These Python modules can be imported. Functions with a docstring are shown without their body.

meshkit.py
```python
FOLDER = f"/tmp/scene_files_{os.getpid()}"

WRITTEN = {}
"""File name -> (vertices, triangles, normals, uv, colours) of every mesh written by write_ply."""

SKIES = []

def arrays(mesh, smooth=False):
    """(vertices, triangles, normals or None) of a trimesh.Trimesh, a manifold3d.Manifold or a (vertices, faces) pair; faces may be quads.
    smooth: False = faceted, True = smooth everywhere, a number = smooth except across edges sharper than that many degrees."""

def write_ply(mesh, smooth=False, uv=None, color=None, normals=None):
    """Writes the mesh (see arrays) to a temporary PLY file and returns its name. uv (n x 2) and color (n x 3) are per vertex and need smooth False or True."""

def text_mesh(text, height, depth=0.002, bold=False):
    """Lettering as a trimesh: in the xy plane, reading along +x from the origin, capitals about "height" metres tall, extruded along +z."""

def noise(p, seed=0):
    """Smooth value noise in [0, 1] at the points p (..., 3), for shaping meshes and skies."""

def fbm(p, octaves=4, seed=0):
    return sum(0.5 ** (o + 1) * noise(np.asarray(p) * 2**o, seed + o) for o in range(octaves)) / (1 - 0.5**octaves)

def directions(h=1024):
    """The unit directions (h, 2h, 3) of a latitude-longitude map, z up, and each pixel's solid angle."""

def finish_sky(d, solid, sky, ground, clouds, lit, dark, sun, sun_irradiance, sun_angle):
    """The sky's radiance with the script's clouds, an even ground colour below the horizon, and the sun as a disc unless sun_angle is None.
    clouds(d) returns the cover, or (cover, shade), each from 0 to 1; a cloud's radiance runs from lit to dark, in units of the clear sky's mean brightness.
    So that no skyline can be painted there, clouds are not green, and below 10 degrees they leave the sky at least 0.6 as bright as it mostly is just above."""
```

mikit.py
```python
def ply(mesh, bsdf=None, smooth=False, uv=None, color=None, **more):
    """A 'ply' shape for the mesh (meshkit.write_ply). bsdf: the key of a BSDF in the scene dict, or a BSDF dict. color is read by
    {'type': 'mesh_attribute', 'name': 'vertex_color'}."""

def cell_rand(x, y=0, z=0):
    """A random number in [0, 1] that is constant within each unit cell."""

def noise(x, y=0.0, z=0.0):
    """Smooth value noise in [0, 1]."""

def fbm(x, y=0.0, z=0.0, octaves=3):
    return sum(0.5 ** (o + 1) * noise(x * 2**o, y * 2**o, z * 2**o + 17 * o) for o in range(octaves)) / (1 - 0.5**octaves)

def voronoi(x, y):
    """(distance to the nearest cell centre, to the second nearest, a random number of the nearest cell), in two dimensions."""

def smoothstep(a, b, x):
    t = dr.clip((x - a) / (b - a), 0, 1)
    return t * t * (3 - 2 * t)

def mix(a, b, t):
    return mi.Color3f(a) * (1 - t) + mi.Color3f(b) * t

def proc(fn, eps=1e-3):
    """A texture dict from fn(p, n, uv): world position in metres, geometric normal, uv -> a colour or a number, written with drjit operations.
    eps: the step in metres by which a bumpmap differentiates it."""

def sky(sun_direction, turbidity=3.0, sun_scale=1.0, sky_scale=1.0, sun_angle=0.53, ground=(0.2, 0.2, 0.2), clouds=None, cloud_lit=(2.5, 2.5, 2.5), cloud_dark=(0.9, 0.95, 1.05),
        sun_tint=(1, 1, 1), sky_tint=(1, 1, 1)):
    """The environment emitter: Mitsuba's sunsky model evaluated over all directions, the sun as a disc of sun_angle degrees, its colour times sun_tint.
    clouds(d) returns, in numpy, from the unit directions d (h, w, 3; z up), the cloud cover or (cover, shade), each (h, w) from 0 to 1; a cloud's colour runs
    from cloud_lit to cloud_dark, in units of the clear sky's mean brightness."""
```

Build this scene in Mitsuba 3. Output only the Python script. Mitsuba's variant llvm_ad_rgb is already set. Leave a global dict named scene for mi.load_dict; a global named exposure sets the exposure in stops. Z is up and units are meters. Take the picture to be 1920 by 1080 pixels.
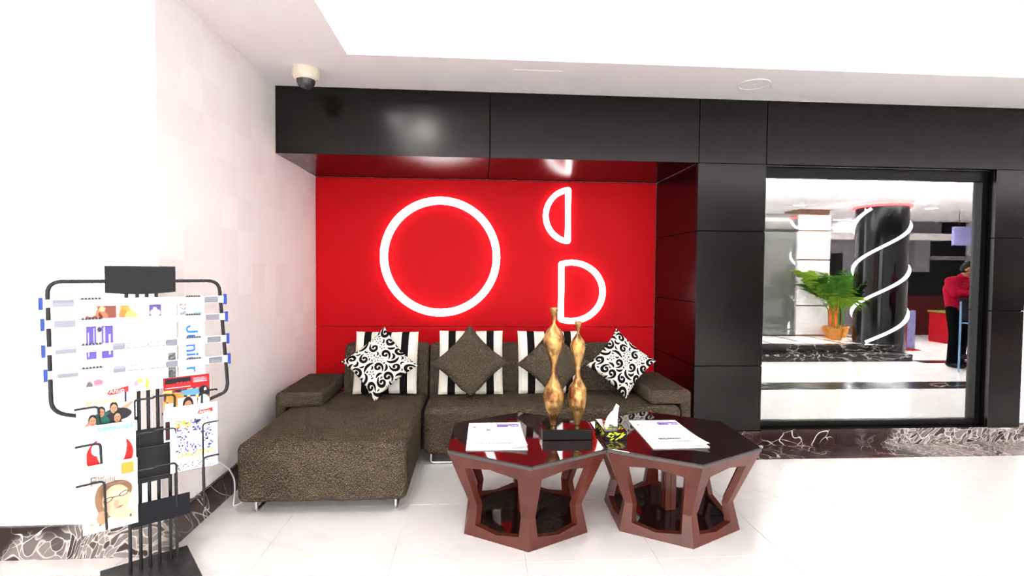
import math, random
import numpy as np, trimesh, mitsuba as mi, drjit as dr, manifold3d as m3
import mikit, meshkit
from mikit import proc, noise, fbm, voronoi, cell_rand, smoothstep, mix

T = mi.ScalarTransform4f
rng = np.random.default_rng(7)
random.seed(7)
scene, labels = {}, {}

# ------------------------------------------------------------------ camera, sky, exposure
CAM = np.array([1.48986, -3.93202, 1.36018])
FWD = np.array([0.0649067, 0.9973639, -0.0324401])
UPV = np.array([-0.0063343, 0.0329198, 0.9994379])
scene['camera'] = {'type': 'perspective', 'fov': 89.26394, 'fov_axis': 'x', 'near_clip': 0.05, 'far_clip': 200.0,
                   'to_world': T().look_at(origin=CAM.tolist(), target=(CAM + FWD).tolist(), up=UPV.tolist())}
# bright overcast daylight that comes in through the glazed shopfront behind the camera
scene['sky'] = mikit.sky([0.2, -0.5, 0.85], turbidity=4.0, sun_scale=0.0, sky_scale=10.0, ground=(0.45, 0.45, 0.45),
                         clouds=lambda d: np.ones(d.shape[:2]), cloud_lit=(1.0, 0.99, 0.97), cloud_dark=(0.9, 0.9, 0.9))
exposure = 2.0
COVE, SIGN, SPOT, SPIRAL = 4.0, 0.95, 110.0, 4.0

# ------------------------------------------------------------------ helpers
def lin(*c):
    c = np.array(c, float) / 255.0
    return np.where(c <= 0.04045, c / 12.92, ((c + 0.055) / 1.055) ** 2.4)
def rgb(*c):
    return {'type': 'rgb', 'value': [float(x) for x in lin(*c)]}
def tm(m):
    if hasattr(m, 'to_mesh'):
        q = m.to_mesh(); return trimesh.Trimesh(np.array(q.vert_properties[:, :3]), np.array(q.tri_verts), process=False)
    return m
def cat(*ms):
    return trimesh.util.concatenate([tm(m) for m in ms])
def number(key):
    if key not in scene and key not in labels: return key
    i = 1
    while f'{key}_{i:03d}' in scene or f'{key}_{i:03d}' in labels: i += 1
    return f'{key}_{i:03d}'
def obj(name, mesh, bsdf, parent=None, label=None, smooth=False, kind=None, **kw):
    key = number((parent + '__' if parent else '') + name)
    scene[key] = mikit.ply(tm(mesh), bsdf, smooth, **kw)
    d = {}
    if label: d['label'] = label
    if kind: d['kind'] = kind
    if d: labels[key] = d
    return key
def thing(name, label, category, group=None):
    key = number(name)
    labels[key] = {'label': label, 'category': category}
    if group: labels[key]['group'] = group
    return key
def tag(key, label, category, group=None):
    labels.setdefault(key, {}).update({'label': label, 'category': category})
    if group: labels[key]['group'] = group
    return key
def box(x0, x1, y0, y1, z0, z1):
    m = trimesh.creation.box([x1 - x0, y1 - y0, z1 - z0]); m.apply_translation([(x0 + x1) / 2, (y0 + y1) / 2, (z0 + z1) / 2]); return m
def hullp(pts):
    return m3.Manifold.hull_points(np.asarray(pts, float))
def cbox(x0, x1, y0, y1, z0, z1, c=0.004):
    p = []
    for x, sx in ((x0, 1), (x1, -1)):
        for y, sy in ((y0, 1), (y1, -1)):
            for z, sz in ((z0, 1), (z1, -1)):
                p += [[x, y + sy * c, z + sz * c], [x + sx * c, y, z + sz * c], [x + sx * c, y + sy * c, z]]
    return tm(hullp(p))
def ball(c, r, seg=16):
    return m3.Manifold.sphere(r, seg).translate([float(v) for v in c])
def rbox(x0, x1, y0, y1, z0, z1, r, seg=24):
    return m3.Manifold.batch_hull([ball((x, y, z), r, seg) for x in (x0 + r, x1 - r) for y in (y0 + r, y1 - r) for z in (z0 + r, z1 - r)])
def fillet(pts, r, n=6):
    pts = [np.asarray(p, float) for p in pts]; out = [pts[0]]
    for a, b, c in zip(pts, pts[1:], pts[2:]):
        u, v = a - b, c - b; lu, lv = np.linalg.norm(u), np.linalg.norm(v)
        k = min(r, lu * 0.45, lv * 0.45); p, q = b + u / lu * k, b + v / lv * k
        for t in np.linspace(0, 1, n): out.append((1 - t) ** 2 * p + 2 * t * (1 - t) * b + t * t * q)
    return np.array(out + [pts[-1]])
def tube(pts, rad, sides=10, closed=False):
    p = np.asarray(pts, float); n = len(p); rad = np.broadcast_to(np.asarray(rad, float), (n,))
    t = (np.roll(p, -1, 0) - np.roll(p, 1, 0)) if closed else np.gradient(p, axis=0)
    t /= np.linalg.norm(t, axis=1, keepdims=True) + 1e-12
    a = np.cross(t[0], [0, 0, 1.0] if abs(t[0][2]) < 0.9 else [1.0, 0, 0]); a /= np.linalg.norm(a)
    V, ang = [], np.arange(sides) * 2 * np.pi / sides
    for i in range(n):
        a = a - t[i] * (a @ t[i]); a /= np.linalg.norm(a); b = np.cross(t[i], a)
        V.append(p[i] + rad[i] * (np.cos(ang)[:, None] * a + np.sin(ang)[:, None] * b))
    V = np.vstack(V); F = []
    for i in range(n if closed else n - 1):
        for j in range(sides):
            q = [i * sides + j, i * sides + (j + 1) % sides, ((i + 1) % n) * sides + (j + 1) % sides, ((i + 1) % n) * sides + j]
            F += [[q[0], q[1], q[2]], [q[0], q[2], q[3]]]
    if not closed:
        V = np.vstack([V, p[:1], p[-1:]]); k = n * sides
        for j in range(sides):
            F += [[k, (j + 1) % sides, j], [k + 1, (n - 1) * sides + j, (n - 1) * sides + (j + 1) % sides]]
    return trimesh.Trimesh(V, np.array(F), process=False)
def lathe(prof, c=(0, 0), seg=40):
    pr = np.asarray(prof, float)
    m = trimesh.creation.revolve(pr, sections=seg); m.apply_translation([c[0], c[1], 0]); m.fix_normals(); return m
def frame_mat(o, r, u):
    r, u = np.asarray(r, float), np.asarray(u, float); r = r / np.linalg.norm(r); n = np.cross(r, u); n /= np.linalg.norm(n); u = np.cross(n, r)
    M = np.eye(4); M[:3, 0], M[:3, 1], M[:3, 2], M[:3, 3] = r, u, n, o; return M
def text(s, h, o, r, u, depth=0.0006, width=None, bold=False):
    m = meshkit.text_mesh(s, h, depth, bold=bold)
    if width: m.apply_scale([width / (m.bounds[1][0] - m.bounds[0][0]), 1, 1])
    m.apply_transform(frame_mat(o, r, u)); return m
def slab(o, r, u, w, h, t):
    """A flat piece with its lower left corner at o, w along r, h along u, t thick towards the normal."""
    m = box(0, w, 0, h, 0, t); m.apply_transform(frame_mat(o, r, u)); return m
def fan(pts, t, o, r, u):
    from shapely.geometry import Polygon
    m = trimesh.creation.extrude_polygon(Polygon(pts), t, engine='earcut'); m.apply_transform(frame_mat(o, r, u)); return m

# ------------------------------------------------------------------ materials
def mat(key, d, two=True):
    scene[key] = {'type': 'twosided', 'bsdf': d} if two else d
    return key
def P(key, col, rough=0.5, **k):
    c = {'type': 'rgb', 'value': [float(x) for x in col]} if not isinstance(col, dict) else col
    return mat(key, {'type': 'principled', 'base_color': c, 'roughness': rough, **k})
mat('m_white', {'type': 'diffuse', 'reflectance': {'type': 'rgb', 'value': [0.86, 0.845, 0.84]}})
mat('m_ceiling', {'type': 'diffuse', 'reflectance': {'type': 'rgb', 'value': [0.90, 0.875, 0.89]}})
def wallpaper(p, n, uv):
    a = p.x + p.y
    t = cell_rand(a / 0.2, p.z / 0.2, 3.0)
    q = cell_rand(a / 0.2, p.z / 0.2, 8.0)
    c = mix(mi.Color3f(0.88, 0.845, 0.835), mi.Color3f(0.92, 0.905, 0.895), t)
    return c * (0.985 + 0.03 * q)
mat('m_wallpaper', {'type': 'principled', 'base_color': proc(wallpaper), 'roughness': 0.6, 'specular': 0.3})
def marble(p, n, uv):
    a, b = p.x + 0.55 * p.y, p.z + 0.8 * p.y - 0.3 * p.x
    w1, w2 = fbm(a * 4, b * 4, 1.3) - 0.5, fbm(a * 4 + 9, b * 4, 4.1) - 0.5
    d1, d2, r = voronoi(a * 3.0 + 1.2 * b + w1 * 3.4 + 3, b * 5.0 - 0.6 * a + w2 * 3.4)
    e1, e2, r2 = voronoi(a * 21 + w2 * 14, b * 30 + w1 * 14)
    keep = smoothstep(0.50, 0.75, noise(a * 4.5 + 2, b * 6, 9.0))
    vein = (1 - smoothstep(0.003, 0.016 + 0.03 * keep, d2 - d1)) * (0.10 + 0.90 * keep)
    f1, f2 = noise(a * 7 + b * 5 + 3 * w1, b * 6 - a * 2, 2.0), noise(a * 5 - b * 8 + 3 * w2, b * 5 + a * 3, 6.0)
    hair = dr.maximum(1 - smoothstep(0.0, 0.016, dr.abs(f1 - 0.5)), 1 - smoothstep(0.0, 0.013, dr.abs(f2 - 0.55)))
    hair = hair * smoothstep(0.50, 0.66, noise(a * 2.6 + 7, b * 4, 5.0))
    brec = smoothstep(0.56, 0.64, fbm(a * 1.3 + 0.35, b * 1.5, 7.0))
    chip = smoothstep(0.03, 0.22, e2 - e1)
    base = mix(mi.Color3f(0.015, 0.0028, 0.0028), mi.Color3f(0.042, 0.015, 0.012), r * fbm(a * 9, b * 9, 3.0) * 1.4)
    base = mix(base, mix(mi.Color3f(0.60, 0.54, 0.50), mi.Color3f(0.025, 0.011, 0.010), chip * (0.5 + 0.5 * r2)), brec * 0.9)
    return mix(base, mi.Color3f(0.78, 0.71, 0.67), dr.maximum(vein * 0.9, hair * 0.75))
def stone(p, n, uv):
    a, b = p.x + 0.4 * p.y, p.z * 1.3 + 0.8 * p.y
    w1, w2 = fbm(a * 4, b * 4, 1.3) - 0.5, fbm(a * 4 + 9, b * 4, 4.1) - 0.5
    f = dr.abs(fbm(a * 8 + 5 * w1, b * 14 + 5 * w2, 2.0) - 0.5)
    return mix(mi.Color3f(0.012, 0.010, 0.010), mi.Color3f(0.55, 0.52, 0.50), (1 - smoothstep(0.0, 0.07, f)) * smoothstep(0.3, 0.6, noise(a * 5, b * 6, 3.0)) * 0.8)
mat('m_stone', {'type': 'principled', 'base_color': proc(stone), 'roughness': 0.2, 'specular': 0.4})
mat('m_marble', {'type': 'principled', 'base_color': proc(marble), 'roughness': 0.18, 'specular': 0.5})
def floor_tone(p, n, uv):
    v = fbm(p.x * 1.1 + 0.6 * p.y, p.y * 1.4, 0.5, octaves=4)
    s = 1 - smoothstep(0.0, 0.035, dr.abs(v - 0.5))
    return mix(mi.Color3f(0.90, 0.895, 0.88), mi.Color3f(0.78, 0.775, 0.76), 0.30 * s + 0.25 * v)
mat('m_floor', {'type': 'principled', 'base_color': proc(floor_tone), 'roughness': 0.16, 'specular': 0.55})
P('m_joint', lin(206, 202, 194), 0.8)
def panel(p, n, uv):
    g = fbm((p.x + p.y) * 2.2, p.z * 38.0, 0.0)
    return mix(mi.Color3f(0.0012, 0.0007, 0.0008), mi.Color3f(0.0042, 0.0020, 0.0020), g)
mat('m_panel', {'type': 'principled', 'base_color': proc(panel), 'roughness': 0.20, 'specular': 0.34})
P('m_black', (0.003, 0.003, 0.0032), 0.3, specular=0.2)
P('m_gap', (0.003, 0.003, 0.003), 0.9)
P('m_red', (0.60, 0.004, 0.009), 0.5, specular=0.08)
def tweed(p, n, uv):
    a = noise(p.x * 470, p.y * 470, p.z * 470)
    b = noise(p.x * 300 + 5, p.y * 300, p.z * 300)
    c = fbm(p.x * 7, p.y * 7, p.z * 7)
    f = smoothstep(0.46, 0.84, 0.6 * a + 0.4 * b)
    k = mix(mi.Color3f(0.010, 0.007, 0.006), mi.Color3f(0.43, 0.335, 0.235), f)
    return k * (0.8 + 0.4 * c)
mat('m_tweed', {'type': 'diffuse', 'reflectance': proc(tweed)})
mat('m_print', {'type': 'principled', 'base_color': {'type': 'mesh_attribute', 'name': 'vertex_color'}, 'roughness': 0.4, 'specular': 0.3})
mat('m_cloth', {'type': 'diffuse', 'reflectance': {'type': 'mesh_attribute', 'name': 'vertex_color'}})
def stripes(p, n, uv):
    s = dr.abs(uv.x - 0.5) * 2
    w = dr.select(s < 0.145, 0.0, dr.select(s < 0.485, 1.0, dr.select(s < 0.715, 0.0, 1.0)))
    return mix(mi.Color3f(0.012, 0.010, 0.010), mi.Color3f(0.88, 0.85, 0.76), w)
mat('m_stripe', {'type': 'diffuse', 'reflectance': proc(stripes)})
P('m_steel', lin(150, 152, 166), 0.22, metallic=1.0)
mat('m_chrome', {'type': 'roughconductor', 'material': 'Cr', 'alpha': 0.12})
def mahogany(p, n, uv):
    g = fbm(p.x * 14 + p.y * 9, p.y * 14, p.z * 5)
    return mix(mi.Color3f(0.050, 0.0075, 0.004), mi.Color3f(0.115, 0.022, 0.012), g)
mat('m_mahogany', {'type': 'principled', 'base_color': proc(mahogany), 'roughness': 0.28, 'specular': 0.45, 'clearcoat': 0.15, 'clearcoat_gloss': 0.85})
P('m_tabletop', (0.012, 0.004, 0.005), 0.035, specular=0.75)
P('m_glassedge', lin(70, 66, 64), 0.3)
def gold(p, n, uv):
    f = fbm(p.x * 24, p.y * 24, p.z * 16, octaves=4)
    d = smoothstep(0.66, 0.76, fbm(p.x * 90, p.y * 90, p.z * 70))
    c = mix(mi.Color3f(0.72, 0.43, 0.15), mi.Color3f(0.22, 0.085, 0.032), smoothstep(0.36, 0.74, f))
    return mix(c, mi.Color3f(0.07, 0.025, 0.01), d * 0.45)
mat('m_gold', {'type': 'principled', 'base_color': proc(gold), 'roughness': 0.27, 'metallic': 0.85, 'specular': 0.6})
P('m_gloss_black', (0.003, 0.002, 0.0025), 0.05, specular=0.3)
P('m_wire', (0.010, 0.010, 0.012), 0.38)
P('m_plate', lin(28, 28, 32), 0.5, specular=0.3)
P('m_plate_dark', lin(12, 13, 22), 0.5, specular=0.25)
P('m_blue', lin(30, 66, 160), 0.35)
P('m_paper', (0.88, 0.88, 0.87), 0.6)
P('m_cable', (0.85, 0.84, 0.82), 0.4)
P('m_cream', lin(240, 232, 214), 0.35)
P('m_smoke', (0.03, 0.03, 0.035), 0.06, specular=0.8)
P('m_ink_grey', lin(150, 150, 158), 0.6); P('m_ink_dark', lin(48, 46, 52), 0.6); P('m_ink_purple', lin(128, 100, 190), 0.6)
P('m_ink_red', lin(214, 40, 36), 0.5); P('m_ink_cyan', lin(60, 190, 214), 0.5); P('m_ink_yellow', lin(246, 226, 50), 0.5)
P('m_ink_white', (0.9, 0.9, 0.9), 0.5); P('m_ink_blue', lin(60, 120, 214), 0.5); P('m_ink_brown', lin(120, 92, 66), 0.6); P('m_ink_orange', lin(240, 160, 60), 0.6)
P('m_leafprint', lin(214, 214, 40), 0.5)
scene['m_mirror'] = {'type': 'conductor', 'specular_reflectance': {'type': 'rgb', 'value': [0.93, 0.94, 0.94]}}
P('m_tinted', (0.10, 0.105, 0.095), 0.04, specular=1.0, clearcoat=1.0, clearcoat_gloss=1.0)

def lamp(name, mesh, radiance, parent=None, label=None, bsdf='m_white', smooth=False):
    key = obj(name, mesh, bsdf, parent, label, smooth)
    scene[key]['emitter'] = {'type': 'area', 'radiance': {'type': 'rgb', 'value': [float(x) for x in np.broadcast_to(radiance, 3)]}}
    return key

# ------------------------------------------------------------------ the room
H, ZB, YR = 2.70, 2.21, 0.935         # ceiling, bottom of the bulkhead, red wall
XP0, XP1 = 3.18, 3.725                # pilaster
XM1, XR = 5.64, 5.92                  # right end of the mirror recess, right edge of the pier
YM = 0.10                             # mirror plane

S = 'structure'
fl = obj('floor', box(-3.2, 12.7, -7.6, 1.2, -0.10, -0.004), 'm_joint', kind=S)
px0, pt = -0.780, 0.625
for i in range(22):
    for j in range(13):
        x0, y1 = px0 + 0.0 + i * pt, 0.940 - j * pt
        x1, y0 = x0 + pt, y1 - pt
        if y0 < -7.3 or x1 > 13.2: continue
        a0 = x0 + 0.0009
        if j < 3 and i == 0: continue                                # under the left pier
        m = cbox(a0, x1 - 0.0009, y0 + 0.0009, y1 - 0.0009, -0.02, 0.0, 0.0012)
        obj('tile', m, 'm_floor', fl)
# dark marble bands let into the floor, proud by half a millimetre
def band(pts, z=0.0006):
    return fan(pts, 0.012 + z, (0, 0, -0.012), (1, 0, 0), (0, 1, 0))
obj('border_strip', band([(3.735, -0.035), (3.52, -0.31), (9.0, -0.31), (9.0, -0.002), (3.735, -0.002)]), 'm_marble', fl, 'dark red marble strip along the foot of the mirror wall')
obj('border_strip', band([(4.3, -2.06), (12.4, -2.06), (12.4, -1.68), (4.3, -1.68)]), 'm_stone', fl)
obj('border_strip', band([(8.35, -3.62), (12.4, -3.62), (12.4, -3.36), (8.35, -3.36)]), 'm_stone', fl)

wl = obj('wall_left', fan([(-3.2, -1.41), (0, -1.41), (0, 1.2), (-3.2, 1.2)], 3.1, (0, 0, 0), (1, 0, 0), (0, 1, 0)), 'm_wallpaper', kind=S)
obj('wall_back', box(0, XP0, YR + 0.04, 1.2, 0, 3.1), 'm_white', kind=S)
obj('wall_right', box(XP0 + 0.02, 12.7, YM + 0.02, 1.2, 0, 3.1), 'm_white', kind=S)
obj('wall_far_left', box(-3.35, -3.2, -7.6, 1.2, -0.1, 3.1), 'm_white', kind=S)
obj('wall_lobby_right', box(12.55, 12.7, -7.6, 0.1, 0, 3.1), 'm_white', kind=S)
obj('wall_lobby_back', box(5.9, 12.6, -7.75, -7.6, 0, 3.1), 'm_white', kind=S)
# ceiling: lowered border, raised cove
RX0, RX1, RY0, RY1, RZ = 0.667, 10.6, -0.60, -3.80, 2.98
ce = obj('ceiling', box(-3.2, 12.7, -7.6, 1.2, RZ, 3.1), 'm_white', kind=S)
obj('border', cat(box(-3.2, 12.7, RY0, 1.2, H, RZ)), 'm_ceiling', ce)
obj('border', box(-3.2, RX0, RY1, RY0, H, RZ), 'm_ceiling', ce)
obj('border', box(RX1, 12.7, RY1, RY0, H, RZ), 'm_ceiling', ce)
obj('border', box(-3.2, 5.0, -5.2, RY1, H, RZ), 'm_ceiling', ce)
obj('border', box(5.0, 12.7, -7.6, RY1, 2.55, RZ), 'm_ceiling', ce)
hatch = cbox(1.717, 2.045, -0.45, -0.13, H - 0.003, H + 0.01, 0.002)
obj('access_panel', hatch, 'm_ceiling', ce)
# hidden LED strip running round inside the cove
def loop_strip(x0, x1, y0, y1, z0, z1, t):
    V, F = [], []
    c = [(x0, y0), (x1, y0), (x1, y1), (x0, y1)]; ci = [(x0 + t, y0 + t), (x1 - t, y0 + t), (x1 - t, y1 - t), (x0 + t, y1 - t)]
    for z in (z0, z1):
        V += [(a, b, z) for a, b in c] + [(a, b, z) for a, b in ci]
    for i in range(4):
        j = (i + 1) % 4
        for q in ((i, j, 8 + j, 8 + i), (4 + j, 4 + i, 12 + i, 12 + j), (j, i, 4 + i, 4 + j), (8 + i, 8 + j, 12 + j, 12 + i)):
            F += [[q[0], q[1], q[2]], [q[0], q[2], q[3]]]
    m = trimesh.Trimesh(np.array(V, float), np.array(F), process=False); trimesh.repair.fix_normals(m); return m
lamp('cove_light_strip', loop_strip(RX0 + 0.004, RX1 - 0.004, RY1 + 0.004, RY0 - 0.004, H + 0.12, H + 0.15, 0.03), np.array([1.0, 0.985, 0.96]) * COVE, ce)

# skirting in dark red marble, in stone lengths
def skirting(key, runs, label=None):
    k = None
    for (a, b, h, t, nrm, cuts) in runs:
        a, b = np.array(a, float), np.array(b, float); L = np.linalg.norm(b - a); d = (b - a) / L
        cs = [0.0] + cuts + [L]
        for s0, s1 in zip(cs, cs[1:]):
            q = [a + d * (s0 + 0.001), a + d * (s1 - 0.001)]
            n = np.array(nrm, float) * t
            pts = [(*p, z) for p in (q[0], q[1], q[0] + n * 0.9, q[1] + n * 0.9) for z in (0.0005, h)] + [(*p, z) for p in (q[0] + n, q[1] + n) for z in (0.0005, h - 0.004)]
            if k is None: k = obj(key, hullp(pts), 'm_marble', kind=S)
            else: obj('stone', hullp(pts), 'm_marble', k)
    return k
skirting('baseboard_left', [((0, -1.41), (0, YR), 0.155, 0.018, (1, 0), [0.55, 1.15])])
skirting('baseboard_pier', [((-3.2, -1.41), (0.018, -1.41), 0.155, 0.018, (0, -1), [1.2, 2.2, 2.85])])
skirting('baseboard_mirror', [((XP1, 0.0), (XM1, 0.0), 0.122, 0.010, (0, -1), [0.62, 1.28])])
skirting('baseboard_pilaster', [((XP0, 0.0), (XP1, 0.0), 0.112, 0.014, (0, -1), []), ((XP0, YR), (XP0, 0.0), 0.112, 0.010, (-1, 0), [0.45])])
skirting('baseboard_right', [((XM1, 0.0), (XR, 0.0), 0.118, 0.014, (0, -1), []), ((XR, YM + 0.02), (12.5, YM + 0.02), 0.118, 0.010, (0, -1), [1.5, 3.0, 4.5])])

# dark timber bulkhead, pilaster and right pier: panels with recessed black joints
G = 0.003
t1 = obj('trim_1', box(0.001, 12.5, 0.02, YR + 0.04, ZB + 0.016, H), 'm_gap', kind=S)
labels[t1]['label'] = 'dark timber bulkhead over the sofa niche and the mirror'
xs = [0.001, 1.571, XP0 + 0.005, XP1, 6.9, 9.5, 12.4]
for a, b in zip(xs, xs[1:]):
    obj('panel', cbox(a + G, b - G, 0.0, 0.02, ZB if (a > 3.0 and a < 3.4) or a > XP1 - .1 else ZB, H - 0.002, 0.0015), 'm_panel', t1)
for a, b in ((0.001, 1.571), (1.571, XP0)):
    obj('soffit_panel', cbox(a + G, b - G, 0.003, YR, ZB, ZB + 0.018, 0.0015), 'm_panel', t1)
t2 = obj('trim_2', box(XP0 + 0.018, XP1 - 0.018, 0.02, YR + 0.04, 0, ZB), 'm_gap', kind=S)
labels[t2]['label'] = 'dark timber pilaster between the red wall and the mirror'
zs = [0.112, 0.63, 1.685, ZB]
for a, b in zip(zs, zs[1:]):
    obj('panel', cbox(XP0, XP1, 0.0, 0.02, a + G, b - G, 0.0015), 'm_panel', t2)
for a, b in zip([0.112, 0.63, 1.13, 1.685], [0.63, 1.13, 1.685, ZB]):
    obj('side_panel', cbox(XP0, XP0 + 0.02, 0.021, YR, a + G, b - G, 0.0015), 'm_panel', t2)
obj('return_panel', box(XP1 - 0.018, XP1, 0.02, YM, 0.122, ZB), 'm_panel', t2)
t3 = obj('trim_3', box(XM1 + 0.018, XR - 0.004, 0.02, YM + 0.03, 0, ZB), 'm_gap', kind=S)
labels[t3]['label'] = 'dark timber pier at the right of the mirror'
for a, b in zip([0.118, 1.07, 1.66], [1.07, 1.66, ZB]):
    obj('panel', cbox(XM1, XR, 0.0, 0.02, a + (G if a > .2 else 0), b - G, 0.0015), 'm_panel', t3)
    obj('return_panel', cbox(XM1, XM1 + 0.018, 0.021, YM, a + G, b - G, 0.001), 'm_panel', t3)

# ------------------------------------------------------------------ mirror
mr = thing('wall_mirror', 'large wall mirror in a thin black frame reflecting the bright lobby', 'mirror')
obj('glass', box(XP1 + 0.002, XM1 - 0.045, YM, YM + 0.006, 0.165, 2.125), 'm_mirror', mr, 'mirror glass showing the lobby')
obj('frame_bar', cbox(XP1 + 0.001, XM1 - 0.001, YM - 0.03, YM + 0.012, 0.122, 0.168, 0.003), 'm_black', mr)
obj('frame_bar', cbox(XP1 + 0.001, XM1 - 0.001, YM - 0.03, YM + 0.012, 2.123, ZB - 0.001, 0.003), 'm_black', mr)
obj('frame_bar', cbox(XM1 - 0.048, XM1 - 0.001, YM - 0.03, YM + 0.012, 0.168, 2.123, 0.003), 'm_black', mr)
obj('frame_bar', cbox(XP1 + 0.001, XP1 + 0.008, YM - 0.03, YM + 0.012, 0.168, 2.123, 0.002), 'm_black', mr)

obj('sill', box(XP1 + 0.001, XM1 - 0.001, 0.002, YM + 0.012, 0.0, 0.1215), 'm_black', t2)

# ------------------------------------------------------------------ red wall and its light signs
rw = thing('wall_panel', 'glossy red padded panel covering the back of the sofa niche', 'wall panel')
obj('upper_pad', rbox(0.002, XP0 - 0.002, YR, YR + 0.038, 0.836, ZB - 0.003, 0.008, 12), 'm_red', rw, smooth=30)
obj('lower_pad', rbox(0.002, XP0 - 0.002, YR - 0.004, YR + 0.038, 0.002, 0.832, 0.008, 12), 'm_red', rw, smooth=30)
from shapely.geometry import Polygon, Point
def sign(name, outline, w, label, dx, dz, center):
    k = thing(name, label, 'light sign')
    outer = Polygon(outline).buffer(-0.03).buffer(0.03); inner = outer.buffer(-w)
    ring = outer.difference(inner)
    m = trimesh.creation.extrude_polygon(ring, 0.035, engine='earcut'); m.apply_transform(frame_mat((0, YR - 0.006, 0), (1, 0, 0), (0, 0, 1)))
    mb = trimesh.creation.extrude_polygon(outer.buffer(-0.008).difference(inner.buffer(0.008)), 0.006, engine='earcut'); mb.apply_transform(frame_mat((0, YR, 0), (1, 0, 0), (0, 0, 1)))
    obj('backing', mb, 'm_ink_white', k)
    lamp('diffuser', m, np.array([1.0, 0.97, 0.95]) * SIGN, k)
cx, cz, r = 1.14, 1.487, 0.553
sign('ring_sign', [(cx + r * math.cos(a), cz + r * math.sin(a)) for a in np.linspace(0, 2 * np.pi, 97)[:-1]], 0.070, 'large round white glowing ring on the red wall', 0, 0, 0)
a = np.linspace(np.pi / 2, 3 * np.pi / 2, 49)
sign('half_disc_sign', [(2.352 + 0.262 * math.cos(t), 1.884 + 0.268 * math.sin(t)) for t in a], 0.052, 'small upper glowing half disc with its round side to the left', 0, 0, 0)
R = 0.326; hc = 0.30; cx2 = 2.693 - R; a0 = math.acos((2.242 - cx2) / R)
a = np.linspace(-a0, a0, 65)
sign('half_disc_sign', [(cx2 + R * math.cos(t), 1.170 + R * 0.93 * math.sin(t)) for t in a], 0.055, 'lower glowing D shaped outline beside the gold figures', 0, 0, 0)

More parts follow.
